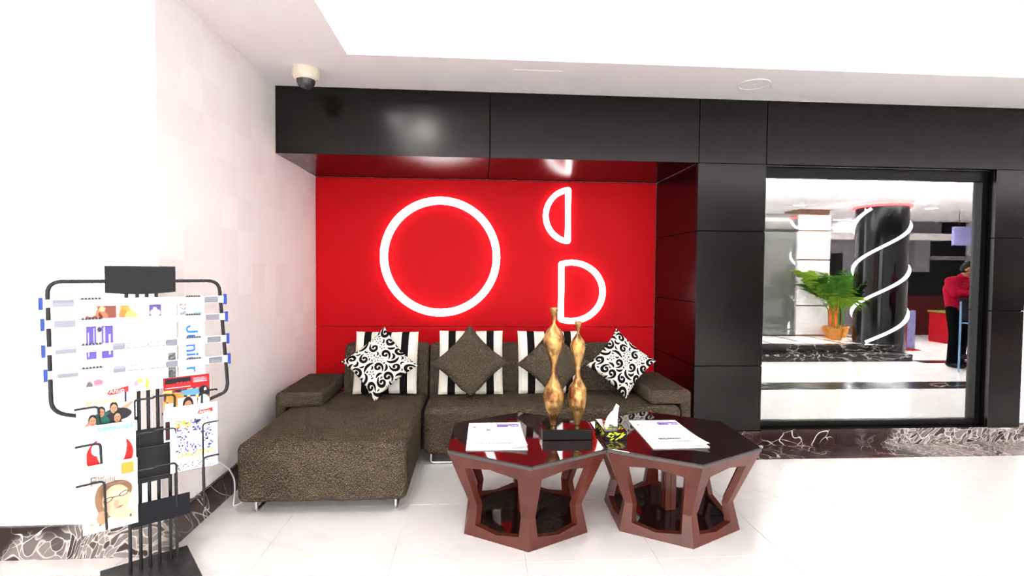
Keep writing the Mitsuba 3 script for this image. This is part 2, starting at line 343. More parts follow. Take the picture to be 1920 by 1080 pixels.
# ------------------------------------------------------------------ ceiling fittings
k = thing('dome_camera', 'white dome security camera with a smoked bubble on the ceiling', 'security camera')
obj('housing', lathe([(0.0, H), (0.086, H), (0.088, H - 0.03), (0.080, H - 0.062), (0.066, H - 0.074), (0.0, H - 0.074)], (0.328, -0.33)), 'm_cream', k, smooth=40)
th = np.linspace(0, np.pi / 2, 10)
obj('bubble', lathe([(0.0, H - 0.072)] + [(0.060 * math.cos(t), H - 0.074 - 0.060 * math.sin(t)) for t in th][:-1] + [(0.0, H - 0.134)], (0.328, -0.33)), 'm_smoke', k, 'smoked dark bubble', smooth=40)
k = thing('ceiling_speaker', 'round white speaker grille flush in the lowered ceiling', 'speaker')
obj('rim', lathe([(0.088, H - 0.001), (0.110, H - 0.001), (0.108, H - 0.008), (0.094, H - 0.009), (0.088, H - 0.001)], (3.427, -0.33)), 'm_white', k, smooth=40)
obj('grille', lathe([(0.0, H), (0.092, H), (0.092, H - 0.004), (0.012, H - 0.007), (0.010, H - 0.011), (0.0, H - 0.011)], (3.427, -0.33)), 'm_white', k, smooth=40)

k = thing('spotlight', 'round spotlight recessed in the raised cove ceiling above the chaise', 'ceiling light')
obj('rim', lathe([(.075, RZ + .001), (.098, RZ + .001), (.096, RZ - .008), (.078, RZ - .010), (.075, RZ + .001)], (0.88, -2.12), 32), 'm_white', k, smooth=40)
lamp('lamp', lathe([(0, RZ - .004), (.076, RZ - .004), (.076, RZ - .0045), (0, RZ - .0045)], (0.88, -2.12), 24), np.array([1, .98, .95]) * 60.0, k)

# ------------------------------------------------------------------ sofa
so = thing('sectional_sofa', 'brown speckled tweed sectional sofa with a chaise in the red niche', 'sofa')
def crown(m, amt, top, x0, x1, y0, y1, amp=0.004):
    m = tm(m.refine_to_length(0.035)); v = np.array(m.vertices)
    u = np.clip(1 - ((v[:, 0] - (x0 + x1) / 2) / ((x1 - x0) / 2)) ** 2, 0, 1) * np.clip(1 - ((v[:, 1] - (y0 + y1) / 2) / ((y1 - y0) / 2)) ** 2, 0, 1)
    w = np.clip((v[:, 2] - (top - 0.12)) / 0.12, 0, 1)
    v[:, 2] += amt * u * w + amp * (meshkit.fbm(v * [6, 6, 3], 3, 2) - 0.5) * w * 2
    v[:, 0] += (meshkit.fbm(v * 5 + 31, 2, 4) - 0.5) * 0.006; v[:, 1] += (meshkit.fbm(v * 5 + 77, 2, 5) - 0.5) * 0.008
    return trimesh.Trimesh(v, m.faces, process=False)
CX0, CX1, CY0, SY0, SY1 = 0.172, 1.095, -1.045, -0.335, 0.30
obj('chaise', crown(rbox(CX0, CX1, CY0, SY1, 0.068, 0.402, 0.045, 32), 0.016, 0.402, CX0, CX1, CY0, SY1), 'm_tweed', so, smooth=50)
obj('seat', crown(rbox(1.112, 2.955, SY0, SY1, 0.068, 0.402, 0.050, 32), 0.014, 0.402, 1.112, 2.955, SY0, SY1), 'm_tweed', so, smooth=50)
def arm(x0, x1, xs0, xs1):
    pad = rbox(x0, x1, -0.315, 0.40, 0.408, 0.512, 0.035, 24); post = rbox(xs0, xs1, -0.315, 0.40, 0.068, 0.512, 0.035, 24)
    return (pad + post)
def fine(m):
    return tm(m)
obj('arm', fine(arm(0.100, 0.425, 0.100, 0.170)), 'm_tweed', so, smooth=50)
obj('arm', fine(arm(2.715, 3.035, 2.958, 3.035)), 'm_tweed', so, smooth=50)
def back(x0, x1):
    q = []
    for x in (x0, x1):
        s = 1 if x == x0 else -1
        for y, z in ((0.14, 0.30), (0.235, 0.735), (0.40, 0.30), (0.40, 0.735)):
            q.append(ball((x + s * 0.035, y + (0.035 if y < 0.3 else -0.035), z), 0.035, 20))
    return m3.Manifold.batch_hull(q)
obj('back_cushion', back(0.435, 1.100), 'm_tweed', so, smooth=50)
obj('back_cushion', back(1.106, 2.73), 'm_tweed', so, smooth=50)
obj('frame', box(0.30, 2.90, SY0 + 0.12, 0.38, 0.075, 0.36), 'm_black', so)
def skid(pts):
    return tube(fillet(pts, 0.02, 5), 0.0095, 10)
for x in (0.262, 1.030):
    obj('leg', skid([(x, -0.995, 0.10), (x, -0.995, 0.0105), (x, -0.45, 0.0105), (x, -0.45, 0.10)]), 'm_chrome', so, smooth=40)
for x0, x1 in ((1.165, 1.72), (2.35, 2.9)):
    obj('leg', skid([(x0, -0.335 + .04, 0.10), (x0, -0.295, 0.0105), (x1, -0.295, 0.0105), (x1, -0.295, 0.10)]), 'm_chrome', so, smooth=40)
for x0, x1 in ((0.262, 1.03), (1.165, 1.72), (2.35, 2.9)):
    obj('leg', skid([(x0, 0.25, 0.10), (x0, 0.25, 0.0105), (x1, 0.25, 0.0105), (x1, 0.25, 0.10)]), 'm_chrome', so, smooth=40)

# ------------------------------------------------------------------ cushions
def pillow(n, half, thick, pinch, seed, rot, o, lean, yaw=0.0, round_=0.35, amp=0.012, fold=None):
    """A stuffed cushion: (mesh, per-vertex (a, b) on its face in [-1, 1])."""
    g = np.linspace(-1, 1, n); a, b = np.meshgrid(g, g, indexing='ij')
    sa = half * a * (1 - pinch * (1 - b ** 2)); sb = half * b * (1 - pinch * (1 - a ** 2))
    h = thick * (np.clip(1 - a ** 2, 0, 1) * np.clip(1 - b ** 2, 0, 1)) ** round_
    nz = meshkit.fbm(np.stack([a * 1.6 + seed, b * 1.6, a * 0 + seed], -1), 3, seed) - 0.5
    edge = np.clip(1 - np.maximum(abs(a), abs(b)) ** 6, 0, 1)
    V, F = [], []
    for s in (1, -1):
        V.append(np.stack([sa, sb, s * h + nz * amp * edge * 2], -1).reshape(-1, 3))
    i, j = np.meshgrid(np.arange(n - 1), np.arange(n - 1), indexing='ij')
    q = np.stack([i * n + j, (i + 1) * n + j, (i + 1) * n + j + 1, i * n + j + 1], -1).reshape(-1, 4)
    f = np.vstack([q[:, [0, 1, 2]], q[:, [0, 2, 3]]])
    F = np.vstack([f, f[:, ::-1] + n * n]); V = np.vstack(V)
    ab = np.tile(np.stack([a, b], -1).reshape(-1, 2), (2, 1))
    c, s = math.cos(rot), math.sin(rot)
    V = np.stack([c * V[:, 0] - s * V[:, 1], s * V[:, 0] + c * V[:, 1], V[:, 2]], -1)
    if fold is not None:                       # the lowest corner squashes up against the seat
        low = np.clip((fold[0] - V[:, 1]) / 0.1, 0, None); k = low > 0
        V[k, 2] += fold[1] * np.minimum(low[k], 1.5); V[k, 1] += 0.05 * np.minimum(low[k], 1.5)
    M = frame_mat(o, (math.cos(yaw), math.sin(yaw), 0), (-math.sin(yaw) * math.sin(lean), math.cos(yaw) * math.sin(lean), math.cos(lean)))
    V = V @ M[:3, :3].T + M[:3, 3]
    return trimesh.Trimesh(V, F, process=False), ab
names = ['striped black and white square cushion behind the patterned cushion over the chaise', 'striped black and white square cushion in the middle, behind a brown cushion',
         'striped black and white square cushion behind the gold figures']
for i, (x, w) in enumerate(((0.785, 0.240), (1.437, 0.248), (2.050, 0.246))):
    m, ab = pillow(36, w, 0.062, 0.015, 11 + i, 0, (x, 0.100, 0.650), 0.30, 0, 0.30, 0.006)
    tag(obj('striped_cushion', m, 'm_stripe', smooth=True, uv=ab / 2 + 0.5), names[i], 'cushion', 'striped cushions on the sofa')
def scroll_elements():
    els = []
    def comma(L, w, curl, k=26):
        t = np.linspace(0, 1, k); ang = curl * t ** 1.4 * 2.4; d = L / k
        x, y = np.cumsum(np.cos(ang)) * d, np.cumsum(np.sin(ang)) * d
        rr = w * np.sin(np.pi * np.clip(t * 0.86 + 0.05, 0, 1)) ** 0.8
        return np.stack([x - x.mean(), y - y.mean(), rr], -1)
    def hook(L, w, k=52):
        t = np.linspace(0, 1, k); ang = 6.3 * t ** 1.35; d = L / k * (1.15 - 0.55 * t)
        x, y = np.cumsum(np.cos(ang) * d), np.cumsum(np.sin(ang) * d)
        rr = w * (0.22 + 0.78 * np.sin(np.pi * t ** 0.85) ** 0.9); rr[-9:] = w * np.linspace(.55, .95, 9); return np.stack([x - x.mean(), y - y.mean(), rr], -1)
    def flower(s):
        e = []
        for q in range(5):
            an = q * 2 * np.pi / 5
            for t in np.linspace(0.35, 1, 7): e.append((s * t * math.cos(an), s * t * math.sin(an), s * (0.04 + 0.20 * t ** 2) * (1 if t < 0.97 else 0.8)))
        return np.array(e)
    r = np.random.default_rng(5); placed = []
    plan = [('h', 0.95, 0.060)] * 14 + [('f', 0.105, 0)] * 8 + [('c', 0.56, 0.060)] * 26 + [('h', 0.62, 0.036)] * 34 + [('c', 0.32, 0.050)] * 60 + [('f', 0.075, 0)] * 12 + [('c', 0.20, 0.036)] * 110 + [('c', 0.12, 0.026)] * 120
    allp = np.zeros((0, 3))
    for kind, L, w in plan:
        for tr in range(40):
            e = hook(L, w) if kind == 'h' else flower(L) if kind == 'f' else comma(L, w, r.choice([-1, 1]) * r.uniform(0.5, 1.2))
            if kind == 'h' and r.random() < 0.5: e[:, 1] *= -1
            an = r.uniform(0, 2 * np.pi); c, s = math.cos(an), math.sin(an); o = r.uniform(-1.02, 1.02, 2)
            e = np.stack([c * e[:, 0] - s * e[:, 1] + o[0], s * e[:, 0] + c * e[:, 1] + o[1], e[:, 2]], -1)
            if len(allp):
                D = np.hypot(allp[:, None, 0] - e[None, :, 0], allp[:, None, 1] - e[None, :, 1]) - allp[:, None, 2] - e[None, :, 2]
                if D.min() < 0.028: continue
            allp = np.vstack([allp, e]); break
    return allp
from scipy.spatial import cKDTree
ELS = scroll_elements()
def scroll_ink(ab):
    ink = np.full(len(ab), 1.0)
    for lo in np.arange(0, 0.12, 0.01):
        s = ELS[(ELS[:, 2] >= lo) & (ELS[:, 2] < lo + 0.01)]
        if len(s) == 0: continue
        tr = cKDTree(s[:, :2]); d, i = tr.query(ab, k=min(4, len(s)))
        d, i = d.reshape(len(ab), -1), i.reshape(len(ab), -1)
        ink = np.minimum(ink, (d - s[i, 2]).min(1))
    return np.clip(0.5 - ink / 0.012, 0, 1)
lab = {'a': 'diamond set cushion with black scrolls on cream over the chaise', 'b': 'diamond set cushion with black scrolls on cream by the right arm',
       'c': 'plain brown tweed diamond set cushion in the middle of the sofa', 'd': 'plain brown tweed diamond set cushion partly behind the gold figures'}
def diamond(kind, x, z, half, lean, rot, y=-0.055, yaw=0.0, seed=3, fold=None):
    pat = kind in 'ab'
    m, ab = pillow(230 if pat else 60, half, 0.074, 0.115, seed, math.pi / 4 + rot, (x, y, z), lean, yaw, 0.42, 0.014, fold)
    if pat:
        k = scroll_ink(ab if kind == 'b' else ab[:, ::-1] * [1, -1])[:, None]
        col = np.array([0.88, 0.86, 0.76]) * (1 - k) + np.array([0.010, 0.009, 0.010]) * k
        key = obj('patterned_cushion', m, 'm_cloth', smooth=True, color=col)
    else:
        key = obj('tweed_cushion', m, 'm_tweed', smooth=True)
    tag(key, lab[kind], 'cushion', 'scroll patterned cushions' if pat else 'plain tweed cushions')
diamond('a', 0.765, 0.668, 0.200, 0.36, -0.06, seed=3)
diamond('c', 1.432, 0.672, 0.208, 0.36, 0.02, seed=4, fold=(-0.20, 0.03))
diamond('d', 2.060, 0.668, 0.200, 0.36, 0.03, seed=6)
diamond('b', 2.590, 0.660, 0.194, 0.34, 0.06, seed=8, y=-0.03)

# ------------------------------------------------------------------ coffee tables
TH, RT, RW, ZW, RB = 0.456, 0.4674, 0.336, 0.146, 0.372
A0 = 3.639
def coffee_table(cx, cy, label):
    k = thing('coffee_table', label, 'coffee table', 'hexagonal coffee tables')
    def corner(i, lvl, ins=0.0):
        r, z = ((RT - 0.004, TH - 0.020), (RW, ZW), (RB, 0.0))[lvl]
        a = A0 - i * math.pi / 3
        return np.array([cx + (r - ins) * math.cos(a), cy + (r - ins) * math.sin(a), z])
    def fp(i, up, s, t, ins):
        l0, l1 = (0, 1) if up else (1, 2)
        a = corner(i, l0, ins) * (1 - t) + corner(i, l1, ins) * t; b = corner(i + 1, l0, ins) * (1 - t) + corner(i + 1, l1, ins) * t
        return a * (1 - s) + b * s
    def piece(i, up, st):
        return hullp([fp(i, up, s, t, ins) for s, t in st for ins in (0.0, 0.036)])
    for i in range(6):
        leg = piece(i, True, [(0, 0), (.155, 0), (.155, .235), (.125, 1), (0, 1)]) + piece(i - 1, True, [(1, 0), (.845, 0), (.845, .235), (.875, 1), (1, 1)]) \
            + piece(i, False, [(0, 0), (.125, 0), (.15, .64), (.15, 1), (0, 1)]) + piece(i - 1, False, [(1, 0), (.875, 0), (.85, .64), (.85, 1), (1, 1)])
        obj('leg', leg, 'm_mahogany', k)
    for i in range(6):
        obj('apron', piece(i, True, [(.156, 0), (.5, 0), (.5, .16), (.156, .235)]) + piece(i, True, [(.5, 0), (.844, 0), (.844, .235), (.5, .16)]), 'm_mahogany', k)
    for i in range(6):
        obj('base_rail', piece(i, False, [(.151, 1), (.5, 1), (.5, .76), (.151, .63)]) + piece(i, False, [(.5, 1), (.849, 1), (.849, .63), (.5, .76)]), 'm_mahogany', k)
    def hexa(r, z0, z1, ch=0.0):
        pts = []
        for i in range(6):
            a = A0 - i * math.pi / 3
            for rr, z in ((r, z0), (r, z1 - ch), (r - ch, z1)): pts.append((cx + rr * math.cos(a), cy + rr * math.sin(a), z))
        return hullp(pts)
    obj('glass_top', hexa(RT - 0.001, TH - 0.006, TH, 0.002), 'm_tabletop', k, 'black reflective glass top')
    obj('edge_band', hexa(RT, TH - 0.020, TH - 0.006), 'm_glassedge', k)
    obj('bottom_shelf', hexa(RB - 0.030, 0.018, 0.034), 'm_tabletop', k)
    post = m3.Manifold()
    for q in range(4):
        an = A0 + 0.4 + q * math.pi / 2
        post = post + tm_to_man(cbox(-0.016, 0.016, -0.016, 0.016, 0.034, TH - 0.022, 0.003)).translate([cx + 0.0225 * math.cos(an), cy + 0.0225 * math.sin(an), 0])
    post = post + tm_to_man(box(cx - 0.012, cx + 0.012, cy - 0.012, cy + 0.012, 0.034, TH - 0.022))
    obj('centre_post', post, 'm_mahogany', k)
    return k
def tm_to_man(t):
    return m3.Manifold(m3.Mesh(np.array(t.vertices, np.float32), np.array(t.faces, np.uint32)))
coffee_table(1.7508, -1.1035, 'dark wood hexagonal coffee table with a glass top, carrying the gold figures')
coffee_table(2.5646, -1.1155, 'dark wood hexagonal coffee table with a glass top, carrying the tissue box')

# things on the tables
k = thing('sculpture', 'pair of gold pin shaped figures standing on a black block', 'sculpture')
obj('plinth', cbox(1.838, 2.108, -1.205, -1.035, TH + 0.0005, TH + 0.058, 0.003), 'm_gloss_black', k, 'glossy black block')
from scipy.interpolate import PchipInterpolator
def figure(cx, cy, prof, tilt):
    z, r = np.array(prof)[:, 0], np.array(prof)[:, 1]; zz = np.linspace(z[0], z[-1], 110); rr = PchipInterpolator(z, r)(zz)
    n = 36; an = np.arange(n) * 2 * np.pi / n; V = []
    for q, w in zip(zz, rr):
        V.append(np.stack([w * np.cos(an), w * np.sin(an), np.full(n, q)], -1))
    V = np.vstack(V); d = (meshkit.fbm(V * 30, 3, 9) - 0.5) * 0.006; V[:, 0] *= 1 + d / 0.04; V[:, 1] *= 1 + d / 0.04
    V[:, 0] += tilt * (V[:, 2] - z[0])
    F = [[i * n + j, i * n + (j + 1) % n, (i + 1) * n + (j + 1) % n] for i in range(len(zz) - 1) for j in range(n)] + [[i * n + j, (i + 1) * n + (j + 1) % n, (i + 1) * n + j] for i in range(len(zz) - 1) for j in range(n)]
    k0 = len(V); V = np.vstack([V, [[0, 0, z[0]]], [[tilt * (z[-1] - z[0]), 0, z[-1]]]])
    F += [[k0, (j + 1) % n, j] for j in range(n)] + [[k0 + 1, (len(zz) - 1) * n + j, (len(zz) - 1) * n + (j + 1) % n] for j in range(n)]
    V[:, 0] += cx; V[:, 1] += cy
    return trimesh.Trimesh(V, F, process=False)
zt = TH + 0.057
obj('figure', figure(1.908, -1.12, [(zt, .0155), (.545, .022), (.58, .034), (.64, .054), (.672, .0585), (.70, .055), (.745, .034), (.79, .0155), (.805, .0135), (.848, .0165), (.90, .030), (.955, .052), (.992, .0575), (1.03, .044), (1.06, .020), (1.079, .0085), (1.104, .0125), (1.14, .019), (1.158, .0215), (1.165, .019)], -0.004), 'm_gold', k, 'taller gold figure on the left', smooth=True)
obj('figure', figure(2.040, -1.12, [(zt, .0125), (.54, .019), (.564, .028), (.63, .047), (.69, .0525), (.72, .048), (.755, .028), (.785, .0145), (.80, .0125), (.837, .014), (.88, .025), (.925, .039), (.955, .042), (.985, .033), (1.01, .016), (1.028, .0065), (1.042, .0105), (1.065, .017), (1.08, .0205), (1.086, .018)], 0.0), 'm_gold', k, 'shorter gold figure on the right', smooth=True)

k = thing('tissue_box', 'black tissue box printed with yellow green leaves on the right table', 'tissue box')
bx0, bx1, by0, by1 = 2.172, 2.292, -1.221, -0.985
bk = obj('box', cbox(bx0, bx1, by0, by1, TH + 0.0005, TH + 0.051, 0.0015), 'm_gloss_black', k)
def sprig(o, r, u, w, h, n, seed):
    g = np.random.default_rng(seed); ms = []
    for i in range(n):
        x, y, an, L = g.uniform(0.1, 0.9) * w, g.uniform(0.15, 0.85) * h, g.uniform(-0.5, 0.9), g.uniform(0.018, 0.034)
        d = np.array([math.cos(an), math.sin(an)]); q = np.array([-d[1], d[0]]) * L * 0.16; c = np.array([x, y])
        pts = [c - d * L / 2, c - d * L * 0.1 - q, c + d * L / 2, c - d * L * 0.1 + q]
        pts = [np.clip(p, [0.001, 0.001], [w - 0.001, h - 0.001]) for p in pts]
        ms.append(fan(pts, 0.0005 + 0.0001 * (i % 4), o, r, u))
    return cat(*ms)
zb = TH + 0.051
obj('leaf_print', cat(sprig((bx0, by0, TH), (1, 0, 0), (0, 0, 1), bx1 - bx0, 0.05, 16, 1), sprig((bx0, by0, zb), (1, 0, 0), (0, 1, 0), bx1 - bx0, by1 - by0, 34, 2), sprig((bx0, by1, TH), (0, -1, 0), (0, 0, 1), by1 - by0, 0.05, 22, 3)), 'm_leafprint', bk, 'yellow green leaf pattern', kind='stuff')
def tissue():
    nu, nv = 18, 22; V = []
    for j in range(nv):
        t = j / (nv - 1)
        for i in range(nu):
            s = i / (nu - 1) * 2 - 1
            w = 0.037 * (1 - 0.62 * t ** 1.6); x = 2.222 + s * w + 0.034 * t ** 1.7
            y = -1.13 + 0.030 * math.sin(s * 3.4 + 0.6) * (1 - 0.5 * t) + 0.010 * math.sin(s * 9) * (1 - t)
            z = TH + 0.050 + t * 0.125 - 0.018 * t ** 3 * abs(s) + 0.010 * t * s
            V.append((x, y, z))
    F = [[j * nu + i, j * nu + i + 1, (j + 1) * nu + i + 1] for j in range(nv - 1) for i in range(nu - 1)] + [[j * nu + i, (j + 1) * nu + i + 1, (j + 1) * nu + i] for j in range(nv - 1) for i in range(nu - 1)]
    return trimesh.Trimesh(np.array(V), F, process=False)
obj('tissue', tissue(), 'm_paper', k, 'white tissue pulled up', smooth=True)

def booklet(c, lab, second):
    """c: far left, far right, near right, near left corners on the table top (read from the sofa side)."""
    k = thing('booklet', lab, 'booklet', 'white booklets on the tables')
    c = [np.array(q) for q in c]; z0 = TH + 0.0008
    def sheet(z0, z1, curl, grow=0.0):
        n = 14; V = []
        for zz in (0, 1):
            for j in range(n):
                for i in range(n):
                    s, t = i / (n - 1), j / (n - 1)
                    p = (c[3] * (1 - s) + c[2] * s) * (1 - t) + (c[0] * (1 - s) + c[1] * s) * t
                    V.append((p[0], p[1], (z1 if zz else z0) + curl * max(0, s - 0.35) ** 2 * max(0, 0.6 - t) ** 2 * 6))
        F = []
        for j in range(n - 1):
            for i in range(n - 1):
                a, b, d, e = j * n + i, j * n + i + 1, (j + 1) * n + i + 1, (j + 1) * n + i
                F += [[a, d, b], [a, e, d], [a + n * n, b + n * n, d + n * n], [a + n * n, d + n * n, e + n * n]]
        rim = [i for i in range(n)] + [j * n + n - 1 for j in range(1, n)] + [(n - 1) * n + i for i in range(n - 2, -1, -1)] + [j * n for j in range(n - 2, 0, -1)]
        for a, b in zip(rim, rim[1:] + rim[:1]): F += [[a, b, b + n * n], [a, b + n * n, a + n * n]]
        return trimesh.Trimesh(np.array(V), F, process=False)
    obj('pages', sheet(z0, z0 + 0.004, 0.0), 'm_paper', k)
    k = obj('cover', sheet(z0 + 0.0042, z0 + 0.0052, 0.020), 'm_paper', k, smooth=30)
    zz = z0 + 0.0053
    def at(s, t):
        p = (c[3] * (1 - s) + c[2] * s) * (1 - t) + (c[0] * (1 - s) + c[1] * s) * t; return np.array([p[0], p[1], zz + 0.020 * max(0, s - 0.35) ** 2 * max(0, 0.6 - t) ** 2 * 6])
    rr, uu = c[2] - c[3], c[0] - c[3]; rr = np.array([*rr, 0.0]); uu = np.array([*uu, 0.0]); W, Hh = np.linalg.norm(rr), np.linalg.norm(uu); rr /= W; uu /= Hh
    def flat(s0, s1, t0, t1, z=0.0003):
        q = [at(s0, t0), at(s1, t0), at(s1, t1), at(s0, t1)]; return hullp([p + [0, 0, d] for p in q for d in (0, z)])
    obj('stripe_print', cat(flat(.54, .96, .86, .91), flat(.54, .75, .80, .855), flat(.80, .96, .81, .835)), 'm_ink_purple', k)
    obj('emblem_print', fan([(0, 0), (0.022, 0), (0.011, 0.018)], 0.0003, at(.08, .80), rr, uu), 'm_ink_red', k)
    obj('lettering', text('MEDITION', 0.016, at(.80, .19), -rr, -uu, 0.0003, width=0.60 * W), 'm_ink_grey', k)
    obj('mark_print', flat(.34, .42, .68, .71) if not second else text('PROMOTION', 0.020, at(.66, .31), -rr, -uu, 0.0003, width=0.40 * W, bold=True), 'm_ink_dark', k)
booklet([(1.440, -0.890), (1.742, -0.880), (1.745, -1.345), (1.432, -1.345)], 'white booklet lying on the table with the gold figures', False)
booklet([(2.403, -0.870), (2.691, -0.870), (2.690, -1.350), (2.388, -1.362)], 'white booklet lying on the table with the tissue box', True)

# white cable from the wall to the floor
tag(obj('cable', tube(fillet([(0.020, -0.998, 0.262), (0.028, -0.93, 0.272), (0.040, -0.83, 0.19), (0.050, -0.785, 0.11), (0.085, -0.86, 0.06), (0.100, -0.915, 0.006), (0.115, -0.90, 0.006), (0.150, -0.80, 0.006)], 0.03, 6), 0.0045, 8), 'm_cable', smooth=40), 'white cable hanging from the wall beside the chaise', 'cable')
# ------------------------------------------------------------------ magazine rack (its face is turned 38 degrees)
RO = np.array([0.03, -1.56, 0.0]); RU = np.array([math.cos(math.radians(38)), math.sin(math.radians(38)), 0.0]); RN = np.array([RU[1], -RU[0], 0.0]); ZV = np.array([0, 0, 1.0])
def rp(u, z, off=0.0): return RO + RU * u + RN * off + ZV * z
def rslab(u0, u1, z0, z1, off, t): return slab(rp(u0, z0, off), RU, ZV, u1 - u0, z1 - z0, t)
rk = thing('magazine_rack', 'black wire magazine rack with dark plates standing by the white wall', 'magazine rack')
obj('base', hullp([rp(u, z, o) for u, o in ((-.165, -.095), (.165, -.095), (.165, .25), (-.165, .25)) for z in (0.0005, 0.028)] + [rp(u, 0.031, o) for u, o in ((-.162, -.092), (.162, -.092), (.162, .247), (-.162, .247))]), 'm_wire', rk)
for u, top in ((-.065, 1.27), (-.027, 1.27), (.007, 1.27), (.042, 1.27), (.085, .80)):
    obj('rod', tube([rp(u, 0.03), rp(u, top)], 0.0068, 10), 'm_wire', rk, smooth=40)
obj('loop_frame', tube(fillet([rp(-.03, .70, -.008), rp(-.20, .735, -.008), rp(-.313, .775, -.008), rp(-.318, 1.303, -.008), rp(.292, 1.303, -.008), rp(.326, .80, -.008), rp(.315, .765, -.008), rp(.23, .735, -.008), rp(.06, .70, -.008)], 0.05, 7), 0.0075, 10), 'm_wire', rk, smooth=40)
def plate(u0, u1, z0, z1, off, sag, bs):
    pts = [(0, z1 - z0), (0, 0)] + [((u1 - u0) * s, -sag * math.sin(math.pi * s)) for s in np.linspace(0, 1, 12)[1:-1]] + [(u1 - u0, 0), (u1 - u0, z1 - z0)]
    obj('header_plate' if z0 > 1 else 'plate', fan(pts, 0.003, rp(u0, z0, off), RU, ZV), bs, rk)
plate(-.138, .113, 1.255, 1.368, .012, .008, 'm_plate')
plate(-.040, .088, .414, .652, .010, 0.0, 'm_plate')
plate(-.067, .152, .243, .342, .052, 0.0, 'm_plate_dark')
def wire(*pts, r=0.0042):
    obj('wire_pocket', tube(fillet([rp(*p) for p in pts], 0.016, 5), r, 8), 'm_wire', rk, smooth=40)
for z, o, ud in ((.792, .070, -.169), (.645, .090, -.166), (.492, .110, -.157)):
    wire((-.243, z - .004, o - .006), (-.236, z - .002, o), (ud, z, o), (ud + .006, z - .205, o), (ud + .006, z - .21, o - .05), (-.06, z - .21, .01))
for z, o in ((.795, .05), (.648, .06), (.492, .07)):
    wire((-.045, z - .20, o - .02), (-.048, z, o), (.018, z - .002, o), (.024, z + .004, o), (.099, z + .002, o), (.102, z - .22, o - .02))
    wire((.205, z - .23, o), (.205, z, o), (.262, z + .002, o), (.268, z - .002, o - .008))
for z in (.575, .44, .30):
    obj('cross_wire', tube(fillet([rp(-.17, z, .045), rp(-.05, z, .03), rp(.21, z, .04)], .02, 4), 0.0038, 8), 'm_wire', rk, smooth=40)
obj('side_rod', tube([rp(.207, .80, .035), rp(.213, .25, .035)], 0.0062, 10), 'm_wire', rk, smooth=40)
obj('side_rod', tube([rp(.101, .70, .035), rp(.104, .05, .035)], 0.0062, 10), 'm_wire', rk, smooth=40)

# prints: colour per point of a cover, s to the right and t upwards, both 0..1
def cover(parent, u0, u1, z0, z1, off, fn, n=(112, 150), name='cover', lab=None):
    s, t = np.meshgrid(np.linspace(0, 1, n[0]), np.linspace(0, 1, n[1]), indexing='ij')
    p = rp(0, 0, off)[None] + (u0 + (u1 - u0) * s.reshape(-1, 1)) * RU + (z0 + (z1 - z0) * t.reshape(-1, 1)) * ZV
    i, j = np.meshgrid(np.arange(n[0] - 1), np.arange(n[1] - 1), indexing='ij'); m = n[1]
    q = np.stack([i * m + j, (i + 1) * m + j, (i + 1) * m + j + 1, i * m + j + 1], -1).reshape(-1, 4)
    return obj(name, trimesh.Trimesh(p, np.vstack([q[:, [0, 1, 2]], q[:, [0, 2, 3]]]), process=False), 'm_print', parent, lab, smooth=True, color=fn(s.reshape(-1), t.reshape(-1)))
class Art:
    def __init__(self, s, t, bg): self.s, self.t, self.c = s, t, np.tile(lin(*bg), (len(s), 1))
    def put(self, m, col): self.c[m] = lin(*col); return self
    def rect(self, a, b, c, d, col): return self.put((self.s > a) & (self.s < b) & (self.t > c) & (self.t < d), col)
    def ell(self, x, y, a, b, col, rot=0.0, cut=None):
        X, Y = self.s - x, self.t - y; c, s = math.cos(rot), math.sin(rot); X, Y = c * X + s * Y, -s * X + c * Y
        m = (X / a) ** 2 + (Y / b) ** 2 < 1
        if cut is not None: m &= cut
        return self.put(m, col)
    def speck(self, a, b, c, d, cols, k, seed):
        g = np.floor(self.s * k), np.floor(self.t * k * 1.4); h = np.abs(np.sin(g[0] * 12.9898 + g[1] * 78.233 + seed) * 43758.5453) % 1
        m = (self.s > a) & (self.s < b) & (self.t > c) & (self.t < d); i = (h * len(cols)).astype(int)
        for q, col in enumerate(cols): self.put(m & (i == q), col)
        return self
def head(A, x, y, w, shirt, sh=1.0):
    A.ell(x, y - 2.3 * w, 2.0 * w * sh, 1.45 * w, shirt); A.ell(x, y + 0.15 * w, w, 1.1 * w, (30, 24, 24)); A.ell(x, y - 0.22 * w, 0.78 * w, 0.95 * w, (196, 142, 112))
    A.ell(x - .3 * w, y - .05 * w, .15 * w, .09 * w, (50, 34, 30)); A.ell(x + .3 * w, y - .05 * w, .15 * w, .09 * w, (50, 34, 30)); A.ell(x, y - .72 * w, .3 * w, .08 * w, (150, 70, 64))
def art_group(s, t):
    A = Art(s, t, (250, 250, 250))
    A.ell(.82, .60, .20, .035, (206, 150, 118), 0.5); A.ell(.20, .42, .16, .03, (206, 150, 118), 0.7)
    A.ell(.70, .52, .26, .10, (40, 38, 46)); A.ell(.45, .49, .20, .09, (20, 96, 84))
    head(A, .64, .63, .075, (40, 38, 46)); head(A, .42, .59, .07, (20, 96, 84)); head(A, .27, .47, .075, (246, 246, 246)); head(A, .70, .48, .075, (60, 56, 60))
    A.rect(.83, .87, .70, .86, (40, 40, 60)); return A.c
def art_heart(s, t):
    A = Art(s, t, (252, 252, 252))
    A.ell(.53, .50, .42, .32, (206, 34, 30)); A.ell(.56, .62, .27, .36, (252, 252, 252)); A.ell(.30, .62, .10, .10, (200, 204, 240)); A.ell(.72, .66, .07, .12, (196, 206, 244)); A.rect(0, 1, .76, 1, (252, 252, 252)); A.rect(0, .12, 0, 1, (252, 252, 252)); A.rect(0, 1, 0, .28, (252, 252, 252))
    return A.c
